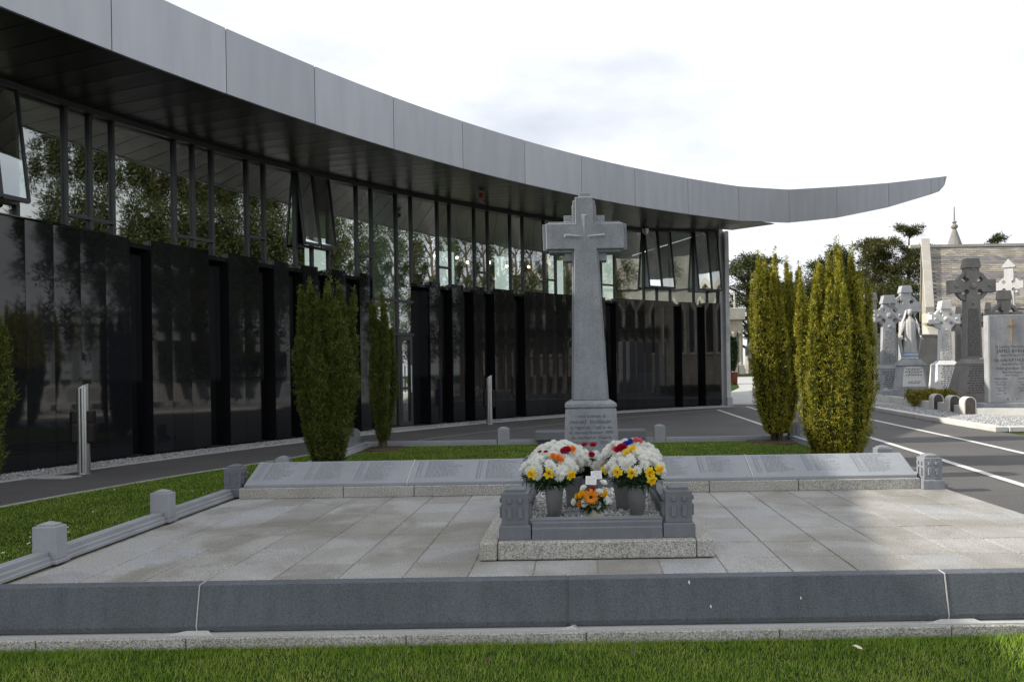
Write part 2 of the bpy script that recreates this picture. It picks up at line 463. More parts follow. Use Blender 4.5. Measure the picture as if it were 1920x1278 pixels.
# ================================================================== mesh helpers
class MB:
    def __init__(s):
        s.v, s.f, s.mi = [], [], []

    def add(s, vs_, fs, mi=0):
        o = len(s.v)
        s.v.extend(tuple(p) for p in vs_)
        for q in fs:
            s.f.append(tuple(i + o for i in q))
            s.mi.append(mi)
        return s

    def box(s, x0, x1, y0, y1, z0, z1, mi=0):
        return s.add([(x0, y0, z0), (x1, y0, z0), (x1, y1, z0), (x0, y1, z0), (x0, y0, z1), (x1, y0, z1), (x1, y1, z1), (x0, y1, z1)],
                     [(0, 3, 2, 1), (4, 5, 6, 7), (0, 1, 5, 4), (1, 2, 6, 5), (2, 3, 7, 6), (3, 0, 4, 7)], mi)

    def taper(s, c, hx0, hy0, z0, hx1, hy1, z1, mi=0):
        x, y = c
        return s.add([(x - hx0, y - hy0, z0), (x + hx0, y - hy0, z0), (x + hx0, y + hy0, z0), (x - hx0, y + hy0, z0),
                      (x - hx1, y - hy1, z1), (x + hx1, y - hy1, z1), (x + hx1, y + hy1, z1), (x - hx1, y + hy1, z1)],
                     [(0, 3, 2, 1), (4, 5, 6, 7), (0, 1, 5, 4), (1, 2, 6, 5), (2, 3, 7, 6), (3, 0, 4, 7)], mi)

    def prism(s, poly, z0, z1, mi=0):             # poly counter-clockwise in xy
        n = len(poly)
        zz0 = z0 if isinstance(z0, (list, tuple)) else [z0] * n
        zz1 = z1 if isinstance(z1, (list, tuple)) else [z1] * n
        vs_ = [(x, y, a) for (x, y), a in zip(poly, zz0)] + [(x, y, a) for (x, y), a in zip(poly, zz1)]
        return s.add(vs_, [tuple(range(n - 1, -1, -1)), tuple(range(n, 2 * n))] + [(i, (i + 1) % n, n + (i + 1) % n, n + i) for i in range(n)], mi)

    def ext_y(s, poly, y0, y1, mi=0):             # poly in xz, counter-clockwise seen from -y
        n = len(poly)
        vs_ = [(x, y0, z) for x, z in poly] + [(x, y1, z) for x, z in poly]
        return s.add(vs_, [tuple(range(n)), tuple(range(2 * n - 1, n - 1, -1))] + [((i + 1) % n, i, n + i, n + (i + 1) % n) for i in range(n)], mi)

    def ext_x(s, poly, x0, x1, mi=0):             # poly in yz
        n = len(poly)
        vs_ = [(x0, y, z) for y, z in poly] + [(x1, y, z) for y, z in poly]
        return s.add(vs_, [tuple(range(n - 1, -1, -1)), tuple(range(n, 2 * n))] + [(i, (i + 1) % n, n + (i + 1) % n, n + i) for i in range(n)], mi)

    def tube(s, pts, rad, n=8, mi=0, cap=True):
        pts = [Vector(p) for p in pts]
        o = len(s.v)
        for i, p in enumerate(pts):
            d = (pts[min(i + 1, len(pts) - 1)] - pts[max(i - 1, 0)]).normalized()
            a = d.orthogonal().normalized() if abs(d.z) < 0.9 else Vector((1, 0, 0))
            a = (a - d * a.dot(d)).normalized()
            b = d.cross(a)
            r = rad[i] if isinstance(rad, (list, tuple)) else rad
            for j in range(n):
                t = 2 * math.pi * j / n
                s.v.append(tuple(p + (a * math.cos(t) + b * math.sin(t)) * r))
        for i in range(len(pts) - 1):
            for j in range(n):
                s.f.append((o + i * n + j, o + i * n + (j + 1) % n, o + (i + 1) * n + (j + 1) % n, o + (i + 1) * n + j))
                s.mi.append(mi)
        if cap:
            s.f.append(tuple(o + j for j in range(n - 1, -1, -1)))
            s.f.append(tuple(o + (len(pts) - 1) * n + j for j in range(n)))
            s.mi += [mi, mi]
        return s

    def lathe(s, prof, n=20, c=(0, 0, 0), sx=1, sy=1, mi=0):
        o = len(s.v)
        for r, z in prof:
            for j in range(n):
                t = 2 * math.pi * j / n
                s.v.append((c[0] + r * sx * math.cos(t), c[1] + r * sy * math.sin(t), c[2] + z))
        for i in range(len(prof) - 1):
            for j in range(n):
                s.f.append((o + i * n + j, o + i * n + (j + 1) % n, o + (i + 1) * n + (j + 1) % n, o + (i + 1) * n + j))
                s.mi.append(mi)
        s.f.append(tuple(o + j for j in range(n - 1, -1, -1)))
        s.f.append(tuple(o + (len(prof) - 1) * n + j for j in range(n)))
        s.mi += [mi, mi]
        return s

    def ball(s, c, r, n=10, m=6, k=(1, 1, 1), mi=0):
        prof = [(max(1e-4, r * math.sin(math.pi * i / m)), -r * math.cos(math.pi * i / m) * k[2]) for i in range(m + 1)]
        return s.lathe(prof, n, c, k[0], k[1], mi)

    def build(s, name, mat, parent=None, bevel=0, smooth=False, world=True, seg=1):
        off = parent.matrix_world.translation if (parent and world) else Vector((0, 0, 0))
        if parent and world:
            off = abs_loc(parent)
        me = bpy.data.meshes.new(name)
        me.from_pydata([(x - off[0], y - off[1], z - off[2]) for x, y, z in s.v], [], s.f)
        mats = mat if isinstance(mat, (list, tuple)) else [mat]
        for m in mats:
            me.materials.append(M[m] if isinstance(m, str) else m)
        if len(mats) > 1:
            me.polygons.foreach_set('material_index', s.mi)
        if True:
            b = bmesh.new()
            b.from_mesh(me)
            bmesh.ops.recalc_face_normals(b, faces=b.faces[:])
            if bevel: bmesh.ops.bevel(b, geom=b.edges[:], offset=bevel, segments=seg, affect='EDGES', profile=0.6)
            b.to_mesh(me)
            b.free()
        if smooth:
            me.polygons.foreach_set('use_smooth', [True] * len(me.polygons))
        me.update()
        return link(name, me, parent)


def abs_loc(o):
    p = Vector(o.location)
    while o.parent:
        o = o.parent
        p = p + Vector(o.location)
    return p


def link(name, me, parent=None, loc=(0, 0, 0)):
    o = bpy.data.objects.new(name, me)
    COL.objects.link(o)
    o.location = loc
    if parent:
        o.parent = parent
    return o


def tag(o, label=None, cat=None, group=None, kind=None):
    if label: o['label'] = label
    if cat: o['category'] = cat
    if group: o['group'] = group
    if kind: o['kind'] = kind
    return o


def thing(name, label, cat, loc=(0, 0, 0), group=None, rz=0):
    o = bpy.data.objects.new(name, None)
    o.empty_display_size = 0.2
    COL.objects.link(o)
    o.location = loc
    o.rotation_euler = (0, 0, rz)
    return tag(o, label, cat, group)


def struct(name, mb, mat, label=None):
    o = mb.build(name, mat)
    o['kind'] = 'structure'
    o['label'] = label or name.replace('_', ' ')
    return o


def fast_mesh(name, V, Fidx, mat, parent=None, sub=True):
    """V (n,3) array, Fidx (m,k) int array of equal-sided faces"""
    me = bpy.data.meshes.new(name)
    if parent is not None and sub:
        V = V - np.array(abs_loc(parent))[None]
    n, (m, kk) = len(V), Fidx.shape
    me.vertices.add(n)
    me.vertices.foreach_set('co', np.ascontiguousarray(V, dtype=np.float32).ravel())
    me.loops.add(m * kk)
    me.loops.foreach_set('vertex_index', Fidx.astype(np.int32).ravel())
    me.polygons.add(m)
    me.polygons.foreach_set('loop_start', np.arange(0, m * kk, kk, dtype=np.int32))
    me.polygons.foreach_set('loop_total', np.full(m, kk, dtype=np.int32))
    me.materials.append(M[mat])
    me.update(calc_edges=True)
    return link(name, me, parent)


def blades(P, D, S, ln, wd):
    """triangular leaves: base centre P, direction D, side S"""
    ln = np.asarray(ln).reshape(-1, 1)
    wd = np.asarray(wd).reshape(-1, 1)
    V = np.stack([P - S * wd / 2, P + S * wd / 2, P + D * ln], 1).reshape(-1, 3)
    return V, np.arange(len(V)).reshape(-1, 3)


def unit(a):
    return a / np.maximum(1e-9, np.linalg.norm(a, axis=1, keepdims=True))


def rdir(n):
    return unit(rng.normal(size=(n, 3)))


def in_poly(P, poly):
    x, y = P[:, 0], P[:, 1]
    ins = np.zeros(len(P), bool)
    j = len(poly) - 1
    for i in range(len(poly)):
        xi, yi = poly[i]
        xj, yj = poly[j]
        with np.errstate(divide='ignore', invalid='ignore'):
            c = ((yi > y) != (yj > y)) & (x < (xj - xi) * (y - yi) / (yj - yi + 1e-12) + xi)
        ins ^= c
        j = i
    return ins


def scatter(poly, n):
    a = np.array(poly)
    lo, hi = a.min(0), a.max(0)
    P = lo + rng.random((n, 2)) * (hi - lo)
    return P[in_poly(P, poly)]


OCT = np.array([(1, 0, 0), (-1, 0, 0), (0, 1, 0), (0, -1, 0), (0, 0, 1), (0, 0, -1)], float)
OCF = np.array([(0, 2, 4), (2, 1, 4), (1, 3, 4), (3, 0, 4), (2, 0, 5), (1, 2, 5), (3, 1, 5), (0, 3, 5)])


def pebbles(name, P2, z, size, mat, parent=None):
    n = len(P2)
    sc_ = size * (0.5 + rng.random((n, 1, 1))) * (0.55 + 0.7 * rng.random((n, 1, 3)))
    q = OCT[None] * sc_
    a = rng.random(n) * 6.28
    c, s_ = np.cos(a)[:, None], np.sin(a)[:, None]
    t = rng.normal(size=(n, 1)) * 0.5
    x, y, w = q[..., 0] * c - q[..., 1] * s_, q[..., 0] * s_ + q[..., 1] * c, q[..., 2]
    w = w + t * x * 0.6
    V = np.stack([x + P2[:, :1], y + P2[:, 1:], w + z + rng.random((n, 1)) * size * 0.4], -1).reshape(-1, 3)
    Fi = (OCF[None] + 6 * np.arange(n)[:, None, None]).reshape(-1, 3)
    return fast_mesh(name, V, Fi, mat, parent)


def text_mesh(lines, name, mat, parent, y, proud=0.002, rot=None):
    """lines: (body, size, x, z, align) lying in the xz plane facing -y"""
    V, Fs = [], []
    for body, size, x, z, al in lines:
        cu = bpy.data.curves.new('t', 'FONT')
        cu.body = body
        cu.size = size
        cu.align_x = al
        cu.resolution_u = 2
        o = bpy.data.objects.new('t', cu)
        COL.objects.link(o)
        dg = None
        me = bpy.data.meshes.new_from_object(o)
        k0 = len(V)
        V += [(x + v.co.x, y - proud, z + v.co.y) for v in me.vertices]
        Fs += [tuple(i + k0 for i in p.vertices) for p in me.polygons]
        bpy.data.objects.remove(o)
        bpy.data.meshes.remove(me)
        bpy.data.curves.remove(cu)
    mb = MB()
    mb.add(V, Fs)
    return mb.build(name, mat, parent, world=False)


def copy_thing(o, loc, rz=0.0, label=None, group=None):
    c = o.copy()
    COL.objects.link(c)
    c.location = loc
    c.rotation_euler = (0, 0, rz)
    if label: c['label'] = label
    if group: c['group'] = group
    for ch in o.children:
        d = ch.copy()
        COL.objects.link(d)
        d.parent = c
        for g_ in ch.children:
            e = g_.copy()
            COL.objects.link(e)
            e.parent = d
    return c

# ================================================================== the setting
# ground: one sheet, low in front of the platform, level behind it
gx = [-400, -60, -14, -7, -4.2, -3.92, -2, 0, 2, 3.92, 4.2, 7, 14, 60, 400]
gy = [-300, -40, -4, 2.2, 3.0, 3.25, 3.5, 3.75, 4.0, 4.24, 4.26, 4.4, 4.7, 8, 14, 26, 34, 44, 60, 120, 500]


def gz(x, y):
    if abs(x) < 3.95:
        z = -0.33 if y < 4.25 else -0.006
    else:
        t = min(1, max(0, (y - 3.0) / 1.4))
        z = -0.33 + 0.324 * t * t * (3 - 2 * t)
    if y > 26:
        z += min(1.0, (y - 26) * 0.04) if x > -2 else 0
    return z


mb = MB()
mb.add([(x, y, gz(x, y)) for y in gy for x in gx],
       [(j * len(gx) + i, j * len(gx) + i + 1, (j + 1) * len(gx) + i + 1, (j + 1) * len(gx) + i) for j in range(len(gy) - 1) for i in range(len(gx) - 1)])
ground = struct('ground', mb, 'ground', 'green lawn ground around the memorial')

road = struct('road', MB().add([(-60, 4.65, 0), (8.1, 4.65, 0), (8.1, 13, 0), (30, 13, 0), (30, 11.2, 0), (60, 11.2, 0), (60, 4.65, 0), (60, -30, -.3), (8.6, 2.0, -.31), (4.3, 3.25, -.31)][:3] +
              [(8.9, 21, 0), (8.6, 26, 0), (-60, 26, 0)], [(0, 1, 2, 3, 4, 5)]), 'asphalt', 'dark grey asphalt drive between building and graves')
cross_road = struct('road', MB().add([(8.1, 4.65, 0.004), (60, 4.65, 0.004), (60, 12.6, 0.004), (8.1, 12.6, 0.004)], [(0, 1, 2, 3)]), 'asphalt', 'asphalt drive running off beside the graves')


def strip(name, pts, w, z, mat, h=0.0, label=None, parent=None, wy=None):
    """ribbon (h=0) or raised kerb along pts"""
    P = [Vector((p[0], p[1], p[2] if len(p) > 2 else 0)) for p in pts]
    Ls, Rs = [], []
    for i, p in enumerate(P):
        d = (P[min(i + 1, len(P) - 1)] - P[max(0, i - 1)])
        d.z = 0
        d.normalize()
        nrm = Vector((-d.y, d.x, 0))
        Ls.append(p + nrm * w / 2)
        Rs.append(p - nrm * w / 2)
    m = MB()
    for i in range(len(P) - 1):
        a, b, c, d = Ls[i], Rs[i], Rs[i + 1], Ls[i + 1]
        if h:
            m.prism([(b.x, b.y), (c.x, c.y), (d.x, d.y), (a.x, a.y)], [z + q.z - 0.04 for q in (b, c, d, a)], [z + q.z + h for q in (b, c, d, a)])
        else:
            m.add([(q.x, q.y, q.z + z) for q in (b, c, d, a)], [(0, 1, 2, 3)])
    o = m.build(name, mat, parent)
    if not parent:
        tag(o, label, None, None, 'structure')
    return o


# painted lines on the drive
for pts, w, lb in (
        ([(4.55, 5.9), (4.72, 7.23), (5.0, 9.8), (5.29, 12.46), (5.55, 14.8)], 0.11, 'white painted line on the drive close beside the memorial'),
        ([(6.25, 7.0), (6.43, 9.9), (6.62, 11.51), (7.07, 16.36), (7.4, 19.5)], 0.11, 'white painted line on the drive along the graves'),
        ([(4.10, 14.2), (4.18, 15.8), (4.37, 21.6)], 0.10, 'white parking line on the drive behind the left golden yew'),
        ([(5.42, 19.4), (5.51, 21.0), (5.67, 23.1)], 0.10, 'short white parking line near the end of the building')):
    strip('road_marking', pts, w, 0.008, 'paint', label=lb)
strip('road_marking', [(-3.7, 12.24), (-3.35, 12.5), (-2.93, 13.6), (-2.15, 14.72), (-0.35, 16.88), (1.6, 18.9), (4.37, 21.6), (6.0, 23.0)], 0.045, 0.008, 'concrete', label='thin pale edging line curving along the drive by the building')

# light paving beyond the end of the building, rising gently
pl = struct('path', MB().add([(4.6, 25.0, .008), (8.9, 23.5, .008), (14, 34, .34), (22, 44, .74), (10, 44, .74), (8, 34, .34)], [(0, 1, 2, 5), (5, 2, 3, 4)]), 'concrete', 'pale concrete path beyond the end of the building')

lawn_left = [(-3.78, 4.45), (-3.78, 12.0), (-4.1, 11.75), (-4.35, 11.0), (-4.55, 10.4), (-4.95, 9.53), (-5.24, 8.9), (-5.47, 8.25), (-5.68, 7.6), (-5.83, 7.05), (-6.0, 6.2), (-6.1, 5.3), (-6.15, 4.45)]
plot = [(-3.7, 7.45), (3.72, 7.45), (3.72, 12.1), (-3.9, 12.1)]
struct('lawn', MB().add([(x, y, 0.015) for x, y in lawn_left[::-1]], [tuple(range(len(lawn_left)))]), 'ground', 'lawn beside the platform running to the curved path')
struct('lawn', MB().add([(x, y, 0.015) for x, y in plot], [(0, 1, 2, 3)]), 'ground', 'lawn of the grave plot behind the name tablets')
strip('kerb', [(x, y) for x, y in lawn_left[1:]], 0.06, 0.0, 'concrete', 0.025, 'thin pale kerb edging the lawn along the curved path')
tag(MB().prism([(-7.25, 8.95), (-6.72, 8.88), (-6.65, 9.1), (-7.18, 9.18)], 0.0, 0.012).build('access_cover', 'concrete'), 'pale flat access cover in the path beside the near bollard', 'access cover')

# ================================================================== building
C1, R1 = (15.56, 1.46), 24.67
C2, R2 = (16.06, -2.22), 24.75


def w1(a, d=0.0):
    return (C1[0] + (R1 - d) * math.cos(R_(a)), C1[1] + (R1 - d) * math.sin(R_(a)))


def w2(a, d=0.0):
    return (C2[0] + (R2 - d) * math.cos(R_(a)), C2[1] + (R2 - d) * math.sin(R_(a)))


bx, by = w1(140)
bld = thing('museum_building', 'long curved modern building with black granite walls and sweeping grey metal roof', 'building', (bx, by, 0))
BLOCKS = [(168.5, 165.2, .45), (164.3, 157.30, .45), (156.46, 154.03, .45), (153.12, 151.63, .45), (150.85, 150.07, .42), (149.28, 148.43, .42), (147.66, 146.78, .42), (145.93, 145.27, .45),
          (141.21, 140.41, .60), (139.55, 138.68, .45), (137.89, 137.10, .42), (136.26, 134.63, .42), (133.76, 126.57, .45), (125.62, 120.10, .45), (119.29, 117.80, .42), (117.01, 115.40, .42)]
GAP = 0.004
ZJ, ZTOP, SILL0 = 1.262, 3.57, 3.48


def slab_panel(A, B, z0, z1, mat, name, th=0.03, inset=GAP / 2):
    A, B = Vector((*A, 0)), Vector((*B, 0))
    d = (B - A).normalized()
    n_ = Vector((d.y, -d.x, 0))
    mid = (A + B) / 2
    if n_.dot(Vector((0, 0, 0)) - mid) < 0:
        n_ = -n_
    a, b = A + d * inset, B - d * inset
    c, e = b - n_ * th, a - n_ * th
    MB().prism([(a.x, a.y), (b.x, b.y), (c.x, c.y), (e.x, e.y)], z0 + inset, z1 - inset).build(name, mat, bld)


for a0, a1, dp in BLOCKS:
    n = max(1, round((a0 - a1) * R_(1) * R1 / 0.40))
    for i in range(n):
        p, q = w1(a0 + (a1 - a0) * i / n), w1(a0 + (a1 - a0) * (i + 1) / n)
        slab_panel(p, q, 0.05, ZJ, 'black', 'granite_panel')
        slab_panel(p, q, ZJ, ZTOP, 'black', 'granite_panel')
    for a_ in (a0, a1):
        s_ = .0012 / R_(1) / R1 * (1 if a_ == a0 else -1)
        slab_panel(w1(a_ + s_, -.034), w1(a_ + s_, -dp), 0.05, ZJ, 'black', 'granite_panel')
        slab_panel(w1(a_ + s_, -.034), w1(a_ + s_, -dp), ZJ, ZTOP, 'black', 'granite_panel')
    MB().prism([w1(a0 - .1, -dp), w1(a0 - .1, -.05), w1(a1 + .1, -.05), w1(a1 + .1, -dp)], 0, ZTOP - .02).build('wall_core', 'recess', bld)
    MB().prism([w1(a0, -.13), w1(a0, -.002), w1(a1, -.002), w1(a1, -.13)], ZTOP - 0.0195, ZTOP - .003).build('wall_coping', 'black', bld)
for a0, a1 in ((172, 145.2), (142.4, 115.4)):
    m = MB()
    k_ = a0
    while k_ > a1:
        b_ = max(a1, k_ - 1.2)
        m.prism([w1(k_, -.40), w1(b_, -.40), w1(b_, -.60), w1(k_, -.60)], 0, SILL0)
        m.prism([w1(k_, -.075), w1(b_, -.075), w1(b_, -.40), w1(k_, -.40)], SILL0 - .06, SILL0 + .015)
        k_ = b_
    m.build('recess_wall', 'black', bld)
# glazing: fixed panes and narrow lights between mullions
mull = [172, 169.6, 168.7, 167.8, 165.4, 164.5, 162.6, 161.75, 160.91, 159.38, 158.55, 157.75, 155.33, 154.53, 153.69, 152.03, 151.17, 149.51, 148.61, 147.64, 145.91, 144.96,
        143.32, 142.29, 140.4, 139.49, 137.6, 136.54, 134.71, 133.68, 131.85, 130.86, 127.74, 126.76, 125.51, 122.73, 121.49, 120.2, 117.9, 116.58, 115.6]
opening = {162.6, 161.75, 149.51, 148.61, 122.73, 121.49, 117.9, 116.58}
SILL = 3.50
ZWA = [(180, 5.30), (160, 5.42), (152, 5.50), (145, 5.62), (138.5, 5.72), (131, 5.78), (124, 5.86), (115.5, 6.14), (110, 6.2)]


def zw(a):
    for (a0, z0), (a1, z1) in zip(ZWA[:-1], ZWA[1:]):
        if a0 >= a >= a1:
            return z0 + (z1 - z0) * (a0 - a) / (a0 - a1)
    return ZWA[0][1] if a > 170 else ZWA[-1][1]



def radial_box(a, da, d0, d1, z0, z1, name, mat, parent=None):
    return MB().prism([w1(a + da, d0), w1(a - da, d0), w1(a - da, d1), w1(a + da, d1)], z0, z1).build(name, mat, parent or bld)


def pane(a0, a1, z0, z1, d=-0.10, tilt=0.0):
    a0, a1 = a0 - .06, a1 + .06
    P0, P1 = w1(a0, d), w1(a1, d)
    Q0, Q1 = w1(a0, d + tilt), w1(a1, d + tilt)
    return MB().add([(*Q0, z0), (*Q1, z0), (*P1, z1), (*P0, z1)], [(0, 1, 2, 3)])


for i in range(len(mull) - 1):
    a0, a1 = mull[i], mull[i + 1]
    ent = 142.3 < (a0 + a1) / 2 < 145
    narrow = (a0 - a1) < 1.3
    GT = zw((a0 + a1) / 2) - .10
    zt = 3.75 if a0 > 153 else 3.98
    zb = 0.06 if ent else SILL
    radial_box(a0, .05, -.145, -.045, zb, GT + .06, 'mullion', 'frame')
    if a0 in opening:
        w_ = pane(a0, a1, zt + .03, GT, -0.03, 0.22)
        fr = MB()
        for u0, u1 in ((0, .06), (.94, 1)):
            aa, ab = a0 + (a1 - a0) * u0, a0 + (a1 - a0) * u1
            p0, p1, q0, q1 = w1(aa, 0), w1(ab, 0), w1(aa, .22), w1(ab, .22)
            fr.add([(*q0, zt), (*q1, zt), (*p1, GT), (*p0, GT), (*w1(aa, .16), zt), (*w1(ab, .16), zt), (*w1(ab, -.05), GT), (*w1(aa, -.05), GT)],
                   [(0, 1, 2, 3), (4, 7, 6, 5), (0, 3, 7, 4), (1, 5, 6, 2), (0, 4, 5, 1)])
        fr.prism([w1(a0 - .03, .22), w1(a1 + .03, .22), w1(a1 + .03, .16), w1(a0 - .03, .16)], zt - .02, zt + .04)
        wf = fr.build('opening_window', 'frame', bld)
        wf['label'] = 'top-hung window standing open'
        w_.build('pane', 'glass', wf)
        pane(a0, a1, SILL, zt - .02).build('window_pane', 'glass', bld)
    elif ent:
        pane(a0, a1, 3.06, GT).build('window_pane', 'glass', bld)
        pane(a0, a1, 2.28, 3.0).build('window_pane', 'glass', bld)
        pane(a0, a1, 0.1, 2.2).build('window_pane', 'glass', bld)
        for z in (3.03, 2.24):
            MB().prism([w1(a0, -.03), w1(a1, -.03), w1(a1, -.15), w1(a0, -.15)], z - .03, z + .03).build('transom', 'frame', bld)
        MB().prism([w1(a0, -.35), w1(a1, -.35), w1(a1, -.37), w1(a0, -.37)], 2.30, GT).build('window_blind', 'blind', bld)
    elif narrow:
        pane(a0, a1, zt + .02, GT).build('window_pane', 'glass', bld)
        pane(a0, a1, SILL, zt - .02).build('window_pane', 'glass', bld)
    else:
        pane(a0, a1, SILL, GT).build('window_pane', 'glass', bld)
    if narrow and not ent:
        MB().prism([w1(a0, -.035), w1(a1, -.035), w1(a1, -.145), w1(a0, -.145)], zt - .022, zt + .022).build('transom', 'frame', bld)
radial_box(115.55, .055, -.14, -.05, SILL, zw(115.6) - .04, 'mullion', 'frame')
# door in the entrance bay
dr = MB().prism([w1(143.25, -.06), w1(142.4, -.06), w1(142.4, -.13), w1(143.25, -.13)], .06, 2.2)
dr = MB()
for aa, ab in ((143.25, 143.1), (142.55, 142.4)):
    dr.prism([w1(aa, -.04), w1(ab, -.04), w1(ab, -.09), w1(aa, -.09)], .06, 2.2)
for z0, z1 in ((.06, .16), (.92, .98), (2.1, 2.2)):
    dr.prism([w1(143.1, -.04), w1(142.55, -.04), w1(142.55, -.09), w1(143.1, -.09)], z0, z1)
door = dr.build('door', 'frame', bld)
h_ = w1(142.62, 0.02)
MB().tube([(*h_, .85), (*h_, 1.5)], .015).build('handle', 'steel', door)

# head band, interior, end
arc = [174 - .75 * i for i in range(79)]
hb = MB()
fl, bk, ce = MB(), MB(), MB()
bk2, ce2 = MB(), MB()
for a, b in zip(arc[:-1], arc[1:]):
    hb.prism([w1(a, .03), w1(b, .03), w1(b, -.2), w1(a, -.2)], [zw(q) - .09 for q in (a, b, b, a)], [zw(q) + .03 for q in (a, b, b, a)])
    fl.add([(*w1(a, -.2), .02), (*w1(b, -.2), .02), (*w1(b, -8), .02), (*w1(a, -8), .02)], [(0, 1, 2, 3)])
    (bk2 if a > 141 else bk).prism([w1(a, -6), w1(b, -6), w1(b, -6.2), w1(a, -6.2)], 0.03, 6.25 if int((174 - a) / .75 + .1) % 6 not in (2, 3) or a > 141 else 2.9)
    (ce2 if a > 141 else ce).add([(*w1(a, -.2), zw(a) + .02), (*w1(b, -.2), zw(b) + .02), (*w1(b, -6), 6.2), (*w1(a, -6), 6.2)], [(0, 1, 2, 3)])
hb.build('head_band', 'frame', bld)
fl.build('interior_floor', 'interior_floor', bld)
bk.build('interior_wall', 'interior', bld)
ce.build('interior_ceiling', 'interior', bld)
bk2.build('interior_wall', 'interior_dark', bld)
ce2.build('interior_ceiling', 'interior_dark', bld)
MB().prism([w1(115.5, 0), w1(115.5, -6.2), w1(115.1, -6.2), w1(115.1, 0)], 0, 6.15).build('end_wall', 'zinc', bld)
MB().prism([w1(115.08, .10), w1(115.08, -.3), w1(114.7, -.3), w1(114.7, .10)], 0.3, 6.08).build('end_column', 'grave_pale', bld)
MB().prism([w1(115.1, .13), w1(115.1, -.35), w1(114.6, -.35), w1(114.6, .13)], 0, .3).build('column_base', 'grave_mid', bld)
for a, d, z in ((136.6, -2.5, 4.75), (135.4, -2.2, 4.72), (134.0, -2.6, 4.7), (132.7, -2.3, 4.72), (131.0, -2.5, 4.7), (129.6, -2.2, 4.7)):
    x, y = w1(a, d)
    lb = MB().tube([(x, y, 5.9), (x, y, z + .05)], .008, 6).build('lamp_cord', 'frame', bld)
    MB().ball((x, y, z), .045, 8, 6).build('lamp_bulb', 'lamp', lb)

# roof: fascia, deck, soffit boards
roof = MB()
fa = [177.2, 173.2, 169.2, 165.2, 161.2, 157.2, 153.23, 149.5, 145.89, 142.03, 138.08, 134.06, 130.01, 125.9, 121.58, 117.28]
fz = [(6.57, 5.58)] * len(fa)
pa = [112.93, 108.74, 104.25, 100.61, 99.93, 99.48, 99.26]
pz = [(6.66, 5.665), (6.89, 5.93), (7.13, 6.36), (7.36, 6.83), (7.40, 6.93), (7.43, 7.13), (7.444, 7.42)]
FA, FZ = fa + pa, fz + pz


def fint(a):
    for i in range(len(FA) - 1):
        if FA[i] >= a >= FA[i + 1]:
            t = (FA[i] - a) / (FA[i] - FA[i + 1])
            return [FZ[i][j] + (FZ[i + 1][j] - FZ[i][j]) * t for j in (0, 1)]
    return FZ[-1]


deck = MB()
dk = [177.2 - .8 * i for i in range(77)]
for a, b in zip(dk[:-1], dk[1:]):
    za, zb_ = fint(a), fint(b)
    oa, ob = w2(a, -13), w2(b, -13)
    m1, m2 = w2(a, -3.2), w2(b, -3.2)
    deck.add([(*w2(a, -.05), za[0] - .03), (*w2(b, -.05), zb_[0] - .03), (*m2, zb_[0] + .1), (*m1, za[0] + .1), (*ob, zb_[0] + .4), (*oa, za[0] + .4)], [(0, 1, 2, 3), (3, 2, 4, 5)])
    deck.add([(*w2(a, -.05), za[1] + .05), (*w2(b, -.05), zb_[1] + .05), (*m2, 6.32), (*m1, 6.32), (*ob, 6.4), (*oa, 6.4), (*ob, zb_[0] + .4), (*oa, za[0] + .4)], [(3, 2, 1, 0), (5, 4, 2, 3), (5, 4, 6, 7)])
roof_o = deck.build('roof', 'zinc', bld)
for i in range(len(FA) - 1):
    a, b = FA[i] - .012, FA[i + 1] + .012
    m = MB()
    n = 5
    for j in range(n):
        c, d = a + (b - a) * j / n, a + (b - a) * (j + 1) / n
        zc, zd = fint(c), fint(d)
        m.add([(*w2(c), zc[1]), (*w2(d), zd[1]), (*w2(d), zd[0]), (*w2(c), zc[0]),
               (*w2(c, -.05), zc[1]), (*w2(d, -.05), zd[1]), (*w2(d, -.05), zd[0]), (*w2(c, -.05), zc[0])],
              [(0, 1, 2, 3), (7, 6, 5, 4), (0, 4, 5, 1), (3, 2, 6, 7)] + ([(0, 3, 7, 4)] if j == 0 else []) + ([(1, 5, 6, 2)] if j == n - 1 else []))
    m.build('fascia_panel', 'zinc', roof_o)
# the upswept end: underside and back edge closing to the tip
pr = MB()
pts = [114.6 - .6 * i for i in range(26)] + [99.27]
for a, b in zip(pts[:-1], pts[1:]):
    q = []
    for c in (a, b):
        zt_, zb_ = fint(c)
        w_ = 3.0 * max(0.0, (c - 99.26) / 15.3) ** 0.8 + .02
        q.append((w2(c, -.055), zb_ + .01, w2(c, -w_), zt_ - .05, zt_ - .02))
    (f0, b0, o0, u0, t0), (f1, b1, o1, u1, t1) = q
    pr.add([(*f0, b0), (*f1, b1), (*o1, u1), (*o0, u0), (*f0, t0), (*f1, t1), (*o1, t1 + .001), (*o0, t0 + .001)], [(4, 5, 6, 7), (2, 3, 7, 6)])
    pr.add([(*f0, b0), (*f1, b1), (*o1, u1), (*o0, u0)], [(3, 2, 1, 0)], 1)
pr.build('roof_tip', ['zinc', 'soffit'], roof_o)
e = Vector((1, -.168)).normalized()
n2 = Vector((.168, 1)).normalized()


def left_s(t, C, R):
    cs, ct = C[0] * e.x + C[1] * e.y, C[0] * n2.x + C[1] * n2.y
    q = R * R - (t - ct) ** 2
    return cs - math.sqrt(q) if q > 0 else None


